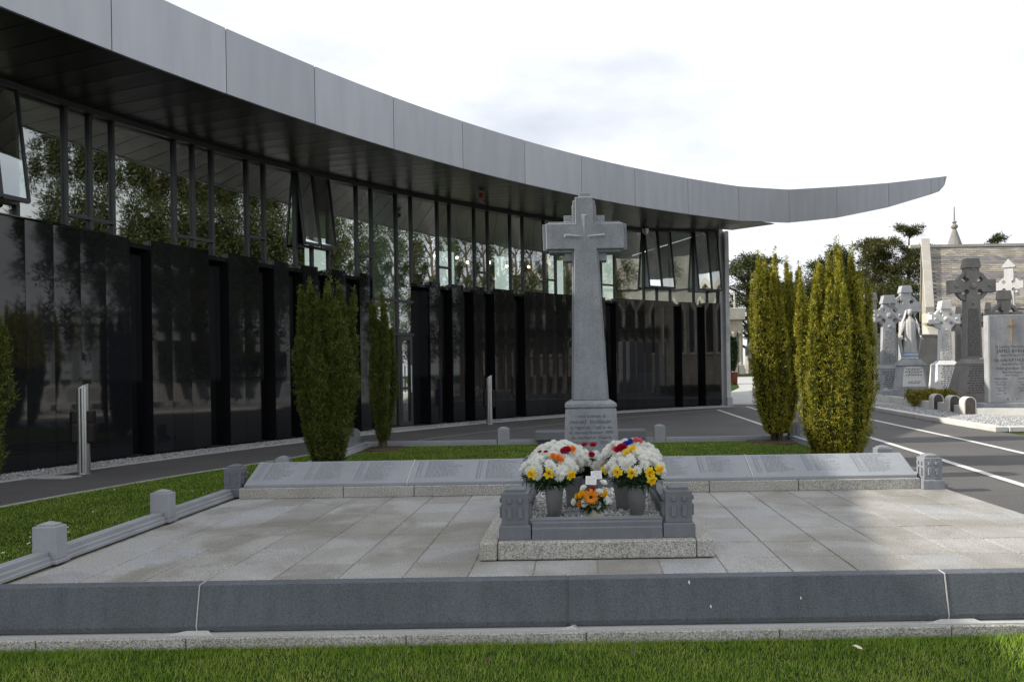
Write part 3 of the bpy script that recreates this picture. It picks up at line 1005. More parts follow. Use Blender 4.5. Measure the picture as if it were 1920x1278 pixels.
t = 4.2
WE, FE = Vector((5.28, 24.05)), Vector(w2(113.9))
dWE = FE - WE
while t < 24.6:
    pp, zz = [], []
    ok = True
    for tt, order in ((t + .006, 0), (t + .344, 1)):
        s0, s1 = left_s(tt, C1, R1 - .03), left_s(tt, C2, R2 + .02)
        # free edge from the end of the wall to the fascia
        u_ = (tt - WE.dot(n2)) / dWE.dot(n2)
        z1_ = 5.59
        if 0 <= u_ <= 1:
            se = (WE + dWE * u_).dot(e)
            if s1 is None or se < s1:
                s1, z1_ = se, 6.14 + (5.60 - 6.14) * u_
        if u_ < 0 or s0 is None or s1 is None or s1 < s0 + .02:
            ok = False
            break
        P0, P1 = e * s0 + n2 * tt, e * s1 + n2 * tt
        a_ = math.degrees(math.atan2(P0.y - C1[1], P0.x - C1[0]))
        row = [(tuple(P0), zw(a_)), (tuple(P1), z1_)]
        pp += row if order == 0 else row[::-1]
    if ok:
        MB().prism([p for p, _ in pp], [z for _, z in pp], [z + .022 for _, z in pp]).build('soffit_board', 'soffit', roof_o)
    t += .35
ax_, ay_ = 0.0, 0.0
# alarm sounder and camera dome under the soffit
p = w2(134.6, -1.35)
tag(MB().lathe([(.03, 0), (.055, .02), (.06, .09), (.05, .12)], 12, (*p, 5.47)).build('alarm_sounder', 'red', smooth=True), 'small red alarm sounder hanging under the dark soffit', 'alarm')
p = w2(121.5, -2.0)
tag(MB().ball((*p, 5.46), .09, 12, 8).lathe([(.1, 0), (.1, .12)], 12, (*p, 5.475)).build('dome_camera', 'steel', smooth=True), 'grey dome camera hanging under the soffit beside the cross', 'camera')

# gravel strip at the foot of the wall
gs = [172 - .7 * i for i in range(82)]
gp = [w1(a, .02) for a in gs] + [w1(a, .62 if a > 146 or a < 142 else .3) for a in gs[::-1]]
gb = MB()
n = len(gs)
for i in range(n - 1):
    a, b = gs[i], gs[i + 1]
    gb.add([(*w1(a, -.1), .012), (*w1(b, -.1), .012), (*w1(b, .62), .012), (*w1(a, .62), .012)], [(0, 1, 2, 3)])
g_o = struct('gravel_bed', gb, 'gravel_bed', 'grey gravel bed at the foot of the black wall')
aa = 115.6 + rng.random(32000) * 52
dd = rng.random(32000) * .62
P2 = np.stack([C1[0] + (R1 - dd) * np.cos(np.radians(aa)), C1[1] + (R1 - dd) * np.sin(np.radians(aa))], 1)
P2 = P2[~((aa > 142.4) & (aa < 145.2))]
tag(pebbles('gravel', P2, .014, .013, 'gravel'), 'grey gravel strip along the foot of the black granite wall', 'gravel', None, 'stuff')
strip('kerb', [w1(a, .65) for a in gs], .05, 0, 'concrete', .02, 'thin pale edging between the gravel strip and the asphalt')
tag(MB().prism([w1(145.2, -.1), w1(142.4, -.1), w1(142.4, .7), w1(145.2, .7)], .0, .03).build('door_step', 'concrete'), 'flat pale door step at the glazed entrance', 'step')

# ================================================================== memorial platform
TW, TD = 0.4063, 0.414
XL, XR, YF, YB = -3.557, 3.757, 4.18, 7.08
struct('platform', MB().box(-3.76, 3.79, 4.25, 7.9, -.33, 0.010), 'mortar', 'bed of the stone platform')
paving = struct('paving', MB().box(XL, XR, 4.26, 7.46, 0.0101, 0.0225), 'mortar', 'grey and buff granite paving of the platform')
me_t = None
for r in range(8):
    for c in range(18):
        x0, y0 = XL + c * TW, YF + .075 + r * TD - (.075 if r else 0)
        dp = TD - (.075 if r == 0 else 0)
        if 7 <= c <= 10 and 1 <= r <= 5:
            continue
        nm = 'a' if r else 'b'
        if me_t is None:
            me_t = {}
        if nm not in me_t:
            o = MB().box(.0042, TW - .0042, .0042, dp - .0042, 0, .026).build('paving_slab', 'paving', paving, bevel=.0035, world=False)
            me_t[nm] = o.data
        else:
            o = link('paving_slab', me_t[nm], paving)
        o.location = (x0 + random.uniform(-.001, .001), y0, .0045 + random.uniform(-.0012, .0012))
        o.rotation_euler = (random.uniform(-.002, .002), random.uniform(-.002, .002), random.uniform(-.002, .002))

wall = thing('retaining_wall', 'low front wall of dark grey stone slabs on a granite step', 'wall', (0, 4.2, -.33))
jx = [-3.8, -2.34, -.09, 2.22, 3.83]
for a, b in zip(jx[:-1], jx[1:]):
    # vertical face leaning back a little with a chamfered foot
    MB().ext_x([(4.145, -.245), (4.135, -.212), (4.18, .028), (4.252, .0315), (4.252, -.245)], a + .005, b - .005).build('coping_slab', 'coping', wall, bevel=.004)
for x in jx[1:-1]:
    if x < -2 or x > 2:
        MB().ext_x([(4.1405, -.243), (4.1315, -.212), (4.1765, .029), (4.25, .0315), (4.25, -.243)], x - .0035, x + .0035).build('mortar_joint', 'mortar_white', wall)
    else:
        MB().ext_x([(4.149, -.243), (4.139, -.212), (4.184, .026), (4.25, .028), (4.25, -.243)], x - .0048, x + .0048).build('mortar_joint', 'coping', wall)
bxs = [-3.9, -3.28, -2.38, -1.06, .02, 1.18, 2.21, 3.1, 3.92]
for a, b in zip(bxs[:-1], bxs[1:]):
    MB().box(a + .003, b - .003, 4.085, 4.2, -.42, -.262 + random.uniform(-.002, .002)).build('granite_block', 'granite', wall, bevel=.006)
mj = MB().box(-3.85, 3.85, 4.10, 4.2, -.272, -.252)
mj.build('mortar_bed', 'mortar_white', wall)
for x0, x1 in ((-2.52, -2.22), (-.16, -.02), (2.05, 2.42)):
    MB().add([(x0, 4.102, -.2515), (x1, 4.102, -.2515), (x1 - .05, 4.138, -.236), (x0 + .12, 4.138, -.236)], [(0, 1, 2, 3)]).build('mortar_smear', 'mortar_white', wall)

for i, (x, z, r) in enumerate(((.655, -.0, .008), (1.33, -.10, .006), (.78, -.14, .007))):
    n = 9
    yy = 4.1315 + (z + .212) * (.045 / .24) - .0015
    tag(MB().add([(x + r * (1 + .5 * math.sin(5 * j)) * math.cos(2 * math.pi * j / n) * .7, yy + .0002 * j, z + r * 1.6 * math.sin(2 * math.pi * j / n)) for j in range(n)], [tuple(range(n))]).build('bird_dropping', 'card'),
        ('white splash near the top of the dark front slab', 'white splash right of middle on the dark front slab', 'white splash low on the dark front slab')[i], 'stain', 'white splashes on the dark front slab')

# posts and rails on the sides
def plain_post(name, label, loc, w=.168, d=.105, h=.255, grp='plain kerb posts round the grave plot', mat='limestone_pale'):
    t_ = thing(name, label, 'post', loc, grp)
    MB().box(-w / 2 - .012, w / 2 + .012, -d / 2 - .012, d / 2 + .012, 0, .028).build('base', mat, t_, bevel=.004, world=False)
    MB().box(-w / 2, w / 2, -d / 2, d / 2, .028, h).build('block', mat, t_, bevel=.005, world=False)
    MB().taper((0, 0), w / 2 - .022, d / 2 - .016, h, w / 2 - .022, d / 2 - .016, h + .012).taper((0, 0), w / 2 - .022, d / 2 - .016, h + .0121, w / 2 - .075, d / 2 - .045, h + .03).build('cap', mat, t_, world=False)
    return t_


PX = -3.69
for y, lb in ((4.74, 'plain square stone post nearest the front on the lawn side'), (6.03, 'plain square stone post midway along the rail by the side lawn'),
              (8.5, 'plain stone post behind the end of the left name tablet'), (9.75, 'plain stone post beside the dark yew near the side lawn')):
    plain_post('stone_post', lb, (PX, y, .03 if y < 7.5 else .02))
for a, b, lb in ((4.19, 4.68, 'short stone rail running out of frame before the first lawn-side post'), (4.80, 5.97, 'moulded stone rail between the two plain lawn-side posts'),
                 (6.09, 7.15, 'moulded stone rail between the second plain post and the carved post'), (7.36, 8.44, 'stone rail behind the end of the left name tablet'),
                 (8.56, 9.69, 'stone rail beside the big dark yew'), (9.81, 11.8, 'rear stone rail by the slim dark yew')):
    prof = [(-.075, 0), (.062, 0), (.062, .02), (.052, .026), (.052, .05), (.036, .056), (.036, .088), (-.05, .09), (-.05, .03), (-.075, .02)]
    t_ = MB().ext_y([(PX + x, .028 + z) for x, z in prof], a, b).build('kerb_rail', 'limestone_pale')
    tag(t_, lb, 'kerb rail', 'stone kerb rails')
for a, b, lb in ((7.12, 8.40, 'stone rail behind the sunlit end of the right name tablet'), (8.60, 11.9, 'stone rail beside the golden yews')):
    tag(MB().ext_y([(3.72 - x, .02 + z) for x, z in prof][::-1], a, b).build('kerb_rail', 'limestone_pale'), lb, 'kerb rail', 'stone kerb rails')
for a, b, lb in ((-3.82, -1.47, 'rear stone rail between the carved corner post and the first rear post'), (-1.25, -.62, 'rear stone rail between the first rear post and the stone seat'),
                 (.98, 1.31, 'rear stone rail between the stone seat and second rear post'), (1.53, 3.68, 'rear stone rail running behind the golden yews')):
    tag(MB().box(a, b, 12.06, 12.2, 0, .075).box(a, b, 12.09, 12.17, .075, .10).build('kerb_rail', 'limestone_pale'), lb, 'kerb rail', 'stone kerb rails')
plain_post('stone_post', 'plain stone post on the rear kerb between the yews, its top rounded', (-1.35, 12.13, 0), .2, .12, .30)
plain_post('stone_post', 'plain stone post on the rear kerb to the side of the cross', (1.42, 12.13, 0), .2, .12, .30)
plain_post('stone_post', 'square stone post with sunlit edge beyond the right name tablet', (3.75, 8.46, 0), .19, .13, .29, mat='limestone')


def carved_post(name, label, loc, s=1.0, mat='limestone_dark'):
    t_ = thing(name, label, 'post', loc, 'carved posts with raised squares')
    w, d = .184 / 2 * s, .15 / 2 * s
    MB().box(-.109 * s, .109 * s, -.092 * s, .092 * s, 0, .088 * s).taper((0, 0), .109 * s, .092 * s, .0881 * s, .095 * s, .078 * s, .098 * s).build('base', mat, t_, world=False, bevel=.003)
    MB().box(-w, w, -d, d, .097 * s, .315 * s).build('block', mat, t_, bevel=.004, world=False)
    MB().box(-.068 * s, .068 * s, -.055 * s, .055 * s, .315 * s, .336 * s).taper((0, 0), .066 * s, .053 * s, .336 * s, .03 * s, .025 * s, .352 * s).build('cap', mat, t_, world=False)
    def raised(*q):
        MB().box(*q).build('raised_panel', mat, t_, world=False, bevel=.0015)
    for sx in (-1, 1):
        raised(sx * .037 * s - .014 * s, sx * .037 * s + .014 * s, -d - .014 * s, -d + .002, .248 * s, .276 * s)
        raised(sx * .037 * s - .015 * s, sx * .037 * s + .015 * s, -d - .014 * s, -d + .002, .142 * s, .217 * s)
        xa, xb = (sx * w - .002, sx * w + .016 * s) if sx > 0 else (sx * w - .016 * s, sx * w + .002)
        for sy in (-1, 1):
            raised(xa, xb, sy * .033 * s - .013 * s, sy * .033 * s + .013 * s, .248 * s, .276 * s)
            raised(xa, xb, sy * .033 * s - .013 * s, sy * .033 * s + .013 * s, .142 * s, .217 * s)
    return t_


carved_post('carved_post', 'carved stone post at the lawn end of the left name tablet', (-3.66, 7.25, .03), .96)
carved_post('carved_post', 'sunlit carved stone post at the drive end of the right name tablet', (3.62, 7.08, .03), 1.02, 'limestone')
carved_post('carved_post', 'carved stone corner post half hidden behind the big dark yew', (-3.98, 12.0, 0), 1.0, 'limestone')
carved_post('carved_post', 'carved stone corner post almost hidden behind the left golden yew', (3.78, 12.05, 0), 1.0)

# ------------------------------------------------------------------ name tablets
def tablet(x0, x1, label):
    t_ = thing('name_tablet', label, 'stone tablet', ((x0 + x1) / 2, 7.1, .145), 'sloping name tablets')
    dx = (x1 - x0) / 2
    y0, z0, y1, z1 = -.03, 0.0, .335, .205
    MB().ext_x([(y0, z0 - .005), (y0, z0 + .028), (y1, z1 + .01), (y1 + .02, z1 - .01), (y1 + .02, z0 - .005)], -dx + .004, dx - .004).build('slab', 'tablet', t_, world=False, bevel=.004)
    ln = math.hypot(y1 - y0, z1 + .01 - z0 - .028)
    ty, tz = (y1 - y0) / ln, (z1 - .018) / ln
    ny, nz_ = -tz, ty
    q = MB()

    def mark(xa, xb, sa, sb):
        pt = lambda x, s_: (x, y0 + ty * s_ + ny * .0015, z0 + .028 + tz * s_ + nz_ * .0015)
        q.add([pt(xa, sa), pt(xb, sa), pt(xb, sb), pt(xa, sb)], [(0, 1, 2, 3)])

    ncol = max(2, round((x1 - x0) / .56))
    cw = (x1 - x0 - .1) / ncol
    for c in range(ncol):
        xs = -dx + .06 + c * cw
        nr = random.randint(17, 20)
        for r in range(nr):
            s_ = ln - .035 - r * (ln - .07) / 20
            mark(xs, xs + .022, s_, s_ + .0075)
            mark(xs + .036, xs + .052, s_, s_ + .0075)
            if random.random() < .4:
                mark(xs + .064, xs + .075, s_, s_ + .0075)
            x = xs + .10
            end = xs + random.uniform(.26, .40) * cw / .56
            while x < end:
                w_ = random.uniform(.012, .05)
                mark(x, min(x + w_, xs + cw - .05), s_, s_ + .0078)
                x += w_ + random.uniform(.008, .018)
    q.build('inscription', 'letter_faint', t_, world=False)['kind'] = 'stuff'
    return t_


tablet(-3.49, -1.80, 'sloping stone tablet with engraved name lists, lawn end of the left pair')
tablet(-1.795, -.42, 'sloping engraved stone tablet, between the white joint and the flowers')
tablet(.70, 1.79, 'sloping stone tablet with engraved name lists, beside the flowers on the right')
tablet(1.795, 3.49, 'sloping stone tablet with engraved name lists, sunlit at its drive end')
for x in (-1.7975, 1.7925):
    tag(MB().ext_x([(7.068, .145), (7.068, .1765), (7.436, .364), (7.44, .14)], x - .006, x + .006).build('mortar_joint', 'mortar_white'), 'white mortar joint between the %s pair of name tablets' % ('left' if x < 0 else 'right'), 'mortar joint')
for x0, x1, lb, js in ((-3.53, -.42, 'granite base under the left name tablets', (-2.45, -1.72)), (.70, 3.51, 'granite base under the right name tablets', (1.33, 2.25))):
    t_ = thing('granite_plinth', lb, 'plinth', ((x0 + x1) / 2, 7.2, .03), 'granite bases under the tablets')
    xs = [x0] + list(js) + [x1]
    for a, b in zip(xs[:-1], xs[1:]):
        MB().box(a + .003, b - .003, 7.045 + random.uniform(-.003, .003), 7.46, .03, .1405).build('granite_block', 'granite', t_, bevel=.006)

# ------------------------------------------------------------------ grave kerb
gv = thing('grave_surround', 'granite base and dark stone kerb framing the gravel grave bed', 'grave kerb', (.105, 5.7, .03))
gx0, gx1, gy0, gy1 = -.69, .90, 4.6, 6.75
MB().box(-.565, .775, gy0 + .004, gy0 + .24, .03, .152).build('granite_block', 'granite', gv, bevel=.008)
MB().box(gx0, -.571, gy0, gy1, .03, .149).build('granite_block', 'granite', gv, bevel=.007)
MB().box(.781, gx1, gy0 + .01, gy1, .03, .147).build('granite_block', 'granite', gv, bevel=.007)
MB().box(-.565, .775, gy1 - .24, gy1, .03, .15).build('granite_block', 'granite', gv, bevel=.007)
MB().box(-.56, .77, gy0 + .03, gy1 - .03, .031, .1455).build('mortar', 'mortar', gv)
rp = [(0, 0), (0, .075), (.012, .082), (.012, .112), (.022, .118), (.022, .135), (.10, .135), (.10, .1), (.12, .09), (.12, 0)]


def rail_x(x0, x1, y, flip):
    poly = [(y + (.12 - a if flip else a), .1525 + z) for a, z in rp]
    return MB().ext_x(poly if not flip else poly[::-1], x0, x1)


rail_x(-.335, .555, 4.655, False).build('kerb', 'limestone_dark', gv, bevel=.002)
rail_x(-.335, .555, 6.55, True).build('kerb', 'limestone_dark', gv, bevel=.002)
for x, fl_ in ((-.535, False), (.62, True)):
    poly = [(x + (.12 - a if fl_ else a), .1525 + z) for a, z in rp]
    MB().ext_y(poly[::-1] if not fl_ else poly, 4.86, 6.46).build('kerb', 'limestone_dark', gv, bevel=.002)
for x, y, lb in ((-.452, 4.755, 'front left'), (.672, 4.755, 'front right'), (-.452, 6.57, 'back left'), (.672, 6.57, 'back right')):
    carved_post('carved_post', 'dark carved stone post at the %s corner of the flower grave' % lb, (x, y, .1535), 1.0)
MB().box(-.40, .63, 4.78, 6.55, .146, .168).build('gravel_bed', 'gravel_bed_white', gv)
P2 = np.stack([-.40 + rng.random(3800) * 1.03, 4.785 + rng.random(3800) * 1.76], 1)
gr = pebbles('gravel', P2, .172, .011, 'gravel_white', gv)
gr['kind'] = 'stuff'

# ------------------------------------------------------------------ the tall cross
cr_ = thing('memorial_cross', 'tall tapering grey limestone cross with stepped outline on an inscribed block', 'cross', (.11, 7.95, .02))
CXm, CYm = .13, 7.95
MB().box(-.44 + .11, .44 + .11, 7.55, 8.35, .02, .12).build('base_step', 'limestone', cr_, bevel=.008)
pw0, pw1 = .318, .288
MB().taper((CXm, CYm), pw0, .30, .12, pw1, .275, .872).build('inscribed_block', 'limestone', cr_, bevel=.006)
blk = cr_.children[-1]
MB().taper((CXm, CYm), .270, .258, .872, .270, .258, .888).taper((CXm, CYm), .292, .28, .8881, .292, .28, .925).taper((CXm, CYm), .292, .28, .9251, .225, .215, .962).build('cornice', 'limestone', cr_, bevel=.003)


def outline(w0, w1_, z0, za0, za1, aw, zt, tw):
    """cross outline in xz about x=0: shaft half width w0 (foot) to w1_ (under arms), arms za0..za1 half width aw, top zt half width tw"""
    return [(-w0, z0), (w0, z0), (w1_, za0), (aw, za0), (aw, za1), (tw, za1), (tw * .97, zt), (-tw * .97, zt), (-tw, za1), (-aw, za1), (-aw, za0), (-w1_, za0)]


ZB_ = .962
sh = lambda pts: [(CXm - .045 * (z - .9) / 2.5 + x, z) for x, z in pts]
# three overlapping layers: front plate, stepped mid layer, broad core
core = [(-.215, ZB_), (.215, ZB_), (.158, 2.48), (.158, 2.565), (.245, 2.565), (.245, 2.65), (.485, 2.69), (.485, 2.99), (.30, 2.99), (.235, 3.02), (.235, 3.09), (.14, 3.09), (.14, 3.20), (.055, 3.30), (.055, 3.335),
        (-.055, 3.335), (-.055, 3.30), (-.14, 3.20), (-.14, 3.09), (-.235, 3.09), (-.235, 3.02), (-.30, 2.99), (-.485, 2.99), (-.485, 2.69), (-.245, 2.65), (-.245, 2.565), (-.158, 2.565), (-.158, 2.48)]
mb = MB().ext_y(sh(core), CYm - .075, CYm + .075)
mb.build('core', 'limestone', cr_, bevel=.004)
mid = outline(.21, .150, ZB_, 2.66, 3.01, .415, 3.255, .132)
MB().ext_y(sh(mid), CYm - .115, CYm + .115).build('middle_layer', 'limestone', cr_, bevel=.005)
# front plate with a sunken cross cut in its face
fy = CYm - .155
fp = outline(.195, .128, ZB_, 2.69, 2.985, .445, 3.285, .105)
MB().ext_y(sh(fp), fy, CYm + .155).build('shaft', 'limestone', cr_, bevel=.008)
sx_ = CXm - .045 * (2.84 - .9) / 2.5
gr_ = MB()
for s_ in (-1, 1):          # wedge-cut arms of the incised cross, standing as shallow ridges
    gr_.add([(sx_ + s_ * .012, fy - .001, 2.842), (sx_ + s_ * .23, fy - .001, 2.868), (sx_ + s_ * .245, fy - .001, 2.815), (sx_ + s_ * .045, fy - .001, 2.80), (sx_ + s_ * .06, fy - .014, 2.836), (sx_ + s_ * .215, fy - .014, 2.842)],
            [(0, 1, 5, 4), (4, 5, 2, 3), (1, 2, 5), (0, 4, 3)])
gr_.add([(sx_ - .045, fy - .001, 3.085), (sx_ + .04, fy - .001, 3.085), (sx_ - .002, fy - .014, 3.065), (sx_ - .004, fy - .001, 2.86)], [(0, 1, 2), (0, 2, 3), (1, 3, 2)])
gr_.build('carved_cross', 'limestone', cr_)
MB().box(sx_ - .062, sx_ + .062, CYm - .09, CYm + .09, 3.28, 3.345).build('cap', 'limestone', cr_, bevel=.004)
lt = text_mesh([('i noil cuimne ar', .056, 0, .775, 'CENTER'), ('miceal  ocoileain', .068, 0, .708, 'CENTER'), ('a rugad an 12ad la de', .054, 0, .650, 'CENTER'),
                ('mi deiread fosmair 1890', .051, 0, .592, 'CENTER'), ('do marbad an 22ad la', .052, 0, .536, 'CENTER'), ('mi na lunasa 1922', .052, 0, .480, 'CENTER')], 'inscription', 'letter_soft', cr_, 0)
lt['kind'] = 'stuff'
lt.location = (CXm - .11, -.3065, -.02)
lt.rotation_euler = (-math.atan2(.025, .752), 0, 0)

bn = thing('garden_bench', 'low grey stone seat behind the cross at the rear kerb', 'bench', (.18, 12.1, 0))
MB().box(-.78, 1.16, 11.9, 12.35, .10, .245).build('seat', 'limestone_dark', bn, bevel=.006)
for x in (-.55, .95):
    MB().taper((x, 12.13), .12, .15, 0, .16, .19, .0995).build('leg', 'limestone_dark', bn)

# ------------------------------------------------------------------ bollards
def bollard(x, y, label):
    t_ = thing('bollard', label, 'bollard', (x, y, 0), 'steel bollards by the wall')
    n = 20
    m = MB()
    r = .075
    ring = [(r * math.cos(2 * math.pi * j / n), r * math.sin(2 * math.pi * j / n)) for j in range(n)]
    zt_ = [1.19 + .045 * (a / r) for a, b in ring]
    m.prism(ring, 0, zt_)
    m.build('post', 'steel', t_, world=False)
    MB().box(-.004, .012, -.082, -.06, .02, 1.17).build('slot', 'frame', t_, world=False)
    MB().tube([(.05, -.066, .02), (.05, -.066, 1.2)], .018, 10).build('edge_rail', 'steel', t_, world=False)
    for s_ in (-1, 1):
        MB().lathe([(.07, .42), (.085, .45), (.085, .66), (.078, .68), (.078, .70), (.085, .72), (.085, .84), (.07, .86)], 14, (s_ * .088, -.01, 0), .75, .8).build('side_box', 'box_brown', t_, world=False, smooth=False)
    MB().lathe([(.095, 0), (.095, .012)], 20).build('foot_plate', 'steel', t_, world=False)
    t_.rotation_euler = (0, 0, R_(14 if x < -5 else 6))
    return t_


bollard(-6.78, 9.33, 'brushed steel bollard with dark side boxes on the near path')
bollard(-2.25, 17.09, 'brushed steel bollard further along the wall behind the cross')

# ================================================================== grass
def grass(name, poly, n, z, hmin, hmax, w, label, zfun=None):
    P2 = scatter(poly, n)
    n = len(P2)
    # tufty density
    P = np.zeros((n, 3))
    P[:, :2] = P2
    P[:, 2] = z if zfun is None else [zfun(x, y) for x, y in P2]
    tuft = .5 + .5 * np.sin(P2[:, 0] * 5.1 + 2 * np.sin(P2[:, 1] * 3.7)) * np.sin(P2[:, 1] * 6.3 + 1.7 * np.sin(P2[:, 0] * 2.9))
    D = np.zeros((n, 3))
    D[:, :2] = rng.normal(size=(n, 2)) * .38 + np.array([.12, .05])
    D[:, 2] = 1
    D = unit(D)
    a = rng.random(n) * 6.28
    S = np.stack([np.cos(a), np.sin(a), np.zeros(n)], 1)
    h = hmin + (hmax - hmin) * rng.random(n) ** 1.5 * (.55 + .7 * tuft)
    V, Fi = blades(P, D, S, h, w * (.6 + .8 * rng.random(n)))
    o = fast_mesh(name, V, Fi, 'grass')
    return tag(o, label, 'grass', None, 'stuff')


grass('grass', [(-4.6, 2.6), (4.6, 2.6), (4.6, 4.09), (-4.6, 4.09)], 120000, -.335, .018, .050, .004, 'short green grass in front of the dark stone wall', gz)
for x0, x1, lb in ((-7.5, -3.93, 'grass on the slope at the lawn end of the front wall'), (3.93, 7.5, 'grass on the slope at the drive end of the front wall')):
    grass('grass', [(x0, 2.6), (x1, 2.6), (x1, 4.62), (x0, 4.62)], 42000, -.335, .016, .045, .0045, lb, gz)
grass('grass', lawn_left[1:] + [(-3.78, 4.5)], 80000, .013, .014, .036, .005, 'green grass of the side lawn beside the stone rail')
grass('grass', plot, 95000, .013, .014, .034, .006, 'green grass of the plot behind the name tablets')
grass('grass', [(-4.0, 3.98), (4.0, 3.98), (4.0, 4.088), (-4.0, 4.088)], 6000, -.335, .02, .06, .0045, 'longer grass tufts along the foot of the granite step')
grass('grass', [(-3.88, 4.6), (-3.78, 4.6), (-3.78, 12), (-3.88, 12)], 7000, .012, .02, .07, .005, 'longer grass tufts along the outer side of the stone rail')
dz = MB()
for k_ in range(46):           # petals and scraps lying on the lawns
    if k_ < 26:
        x, y, z = -4.2 - random.random() * .7, 4.9 + random.random() * .9, .045
    elif k_ < 38:
        x, y, z = random.uniform(-3, 3), random.uniform(8, 11.8), .04
    else:
        x, y, z = random.uniform(-5.3, -3.9), random.uniform(6, 8.5), .045
    r = random.uniform(.008, .018)
    a = random.random() * 6
    dz.add([(x + r * math.cos(a + i * 1.57) * (1 if i % 2 else .6), y + r * math.sin(a + i * 1.57) * (1 if i % 2 else .6), z + random.uniform(0, .01)) for i in range(4)], [(0, 1, 2, 3)])
tag(dz.build('fallen_petals', 'p_white'), 'white petals scattered on the grass', 'petals', None, 'stuff')
for x, y, lb in ((-.52, 3.78, 'brown dead leaf lying on the front grass left of centre'), (.28, 3.84, 'curled brown leaf on the front grass near the middle'), (1.55, 3.85, 'pale dead leaf on the front grass towards the right')):
    a = random.random() * 3
    c_, s_ = math.cos(a), math.sin(a)
    pts = [(-.03, 0, .0), (-.012, -.014, .006), (.018, -.012, .012), (.034, 0, .004), (.018, .012, .010), (-.012, .014, .004)]
    tag(MB().add([(x + p * c_ - q * s_, y + p * s_ + q * c_, -.285 + r) for p, q, r in pts], [(0, 1, 2, 5), (5, 2, 4), (2, 3, 4)]).build('dead_leaf', 'bark' if x < 1 else 'cream'), lb, 'leaf', 'dead leaves')


# ================================================================== yews
def yew(x, y, z0, h, rad, ncol, label, mat, seed, ntuft=2200, low=.16, flare=.42, size=1.0):
    r_ = random.Random(seed)
    t_ = thing('yew_tree', label, 'yew tree', (x, y, z0), 'columnar yews')
    cols = []
    for i in range(ncol):
        rr = rad * .80 * math.sqrt((i + .2) / ncol) * r_.uniform(.85, 1.08)
        a = i * 2.399 + r_.uniform(-.45, .45)
        hh = h * (1 - .05 * (rr / rad) - r_.uniform(.0, .26)) if i not in (0, 5, 9) else h * (1.0 - .012 * i)
        rc = rad * r_.uniform(.135, .24)
        cols.append((rr * math.cos(a), rr * math.sin(a), hh, rc))
    tk = MB()
    for k_ in range(5):
        a = k_ * 1.256
        tk.tube([(x + .05 * math.cos(a), y + .05 * math.sin(a), z0 - .02), (x + rad * .16 * math.cos(a), y + rad * .16 * math.sin(a), z0 + .14), (x + rad * .35 * math.cos(a), y + rad * .35 * math.sin(a), z0 + .45)], [.035, .03, .02], 6)
    tk.build('trunk', 'bark', t_)
    core = MB()
    PP, DD = [], []
    for cx_, cy_, hh, rc in cols:
        wob = r_.uniform(0, 6)

        def path(t):
            k_ = flare + (1.0 - flare) * np.minimum(1, t / .55) ** .8
            return np.stack([x + cx_ * k_ + .018 * np.sin(t * 9 + wob), y + cy_ * k_ + .018 * np.cos(t * 8 + wob), z0 + low + t * (hh - low)], -1)

        def prof(t):
            return rc * np.minimum(1, .55 + t / .14 * .45) * np.clip(1 - np.maximum(0, (t - .58) / .42) ** 1.5 * .93, .06, 1) * (1 + .14 * np.sin(t * 23 + wob))
        ts = np.linspace(0.0, .90, 9)
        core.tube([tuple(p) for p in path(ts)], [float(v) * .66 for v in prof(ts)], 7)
        n = int(ntuft * (hh / h))
        t = rng.random(n) ** .9
        a = rng.random(n) * 6.283
        # vertical sprays: lumps running up the column
        lump = .90 + .20 * np.sin(a * 2 + t * 17 + wob) * np.sin(t * 41 + a) + .12 * rng.normal(size=n)
        rr = prof(t) * np.clip(lump, .55, 1.4)
        o = np.stack([np.cos(a), np.sin(a), np.zeros(n)], 1)
        PP.append(path(t) + o * rr[:, None])
        DD.append(unit(o * .50 + np.array([0, 0, .9]) + rng.normal(size=(n, 3)) * .25))
        # thin side spires standing free of the column near its top
        for sp in range(3):
            a_, hs_ = r_.uniform(0, 6.28), r_.uniform(.10, .28)
            tb = r_.uniform(.62, .88)
            p0 = path(np.array([tb]))[0] + np.array([math.cos(a_), math.sin(a_), 0]) * float(prof(np.array([tb]))[0]) * .8
            m = 90
            tt = rng.random(m)
            aa_ = rng.random(m) * 6.283
            rr_ = .030 * (1 - tt * .8)
            PP.append(p0 + np.stack([rr_ * np.cos(aa_), rr_ * np.sin(aa_), tt * hs_], 1))
            DD.append(unit(np.stack([np.cos(aa_) * .4, np.sin(aa_) * .4, np.ones(m)], 1) + rng.normal(size=(m, 3)) * .2))
        # leading shoots above the outline
        m = 60
        t = .88 + rng.random(m) ** 1.3 * .17
        PP.append(path(t) + rng.normal(size=(m, 3)) * .015)
        DD.append(unit(np.array([0, 0, 1.0]) + rng.normal(size=(m, 3)) * .3))
    P, D = np.concatenate(PP), np.concatenate(DD)
    P = np.repeat(P, 4, 0) + rng.normal(size=(len(P) * 4, 3)) * .012 * size
    D = unit(np.repeat(D, 4, 0) + rng.normal(size=(len(P), 3)) * .5)
    S = unit(np.cross(D, rdir(len(P))))
    V, Fi = blades(P, D, S, (.022 + .024 * rng.random(len(P))) * size, (.007 + .007 * rng.random(len(P))) * size)
    cr2_ = fast_mesh('crown', V, Fi, mat, t_)
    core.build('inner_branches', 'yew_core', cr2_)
    return t_


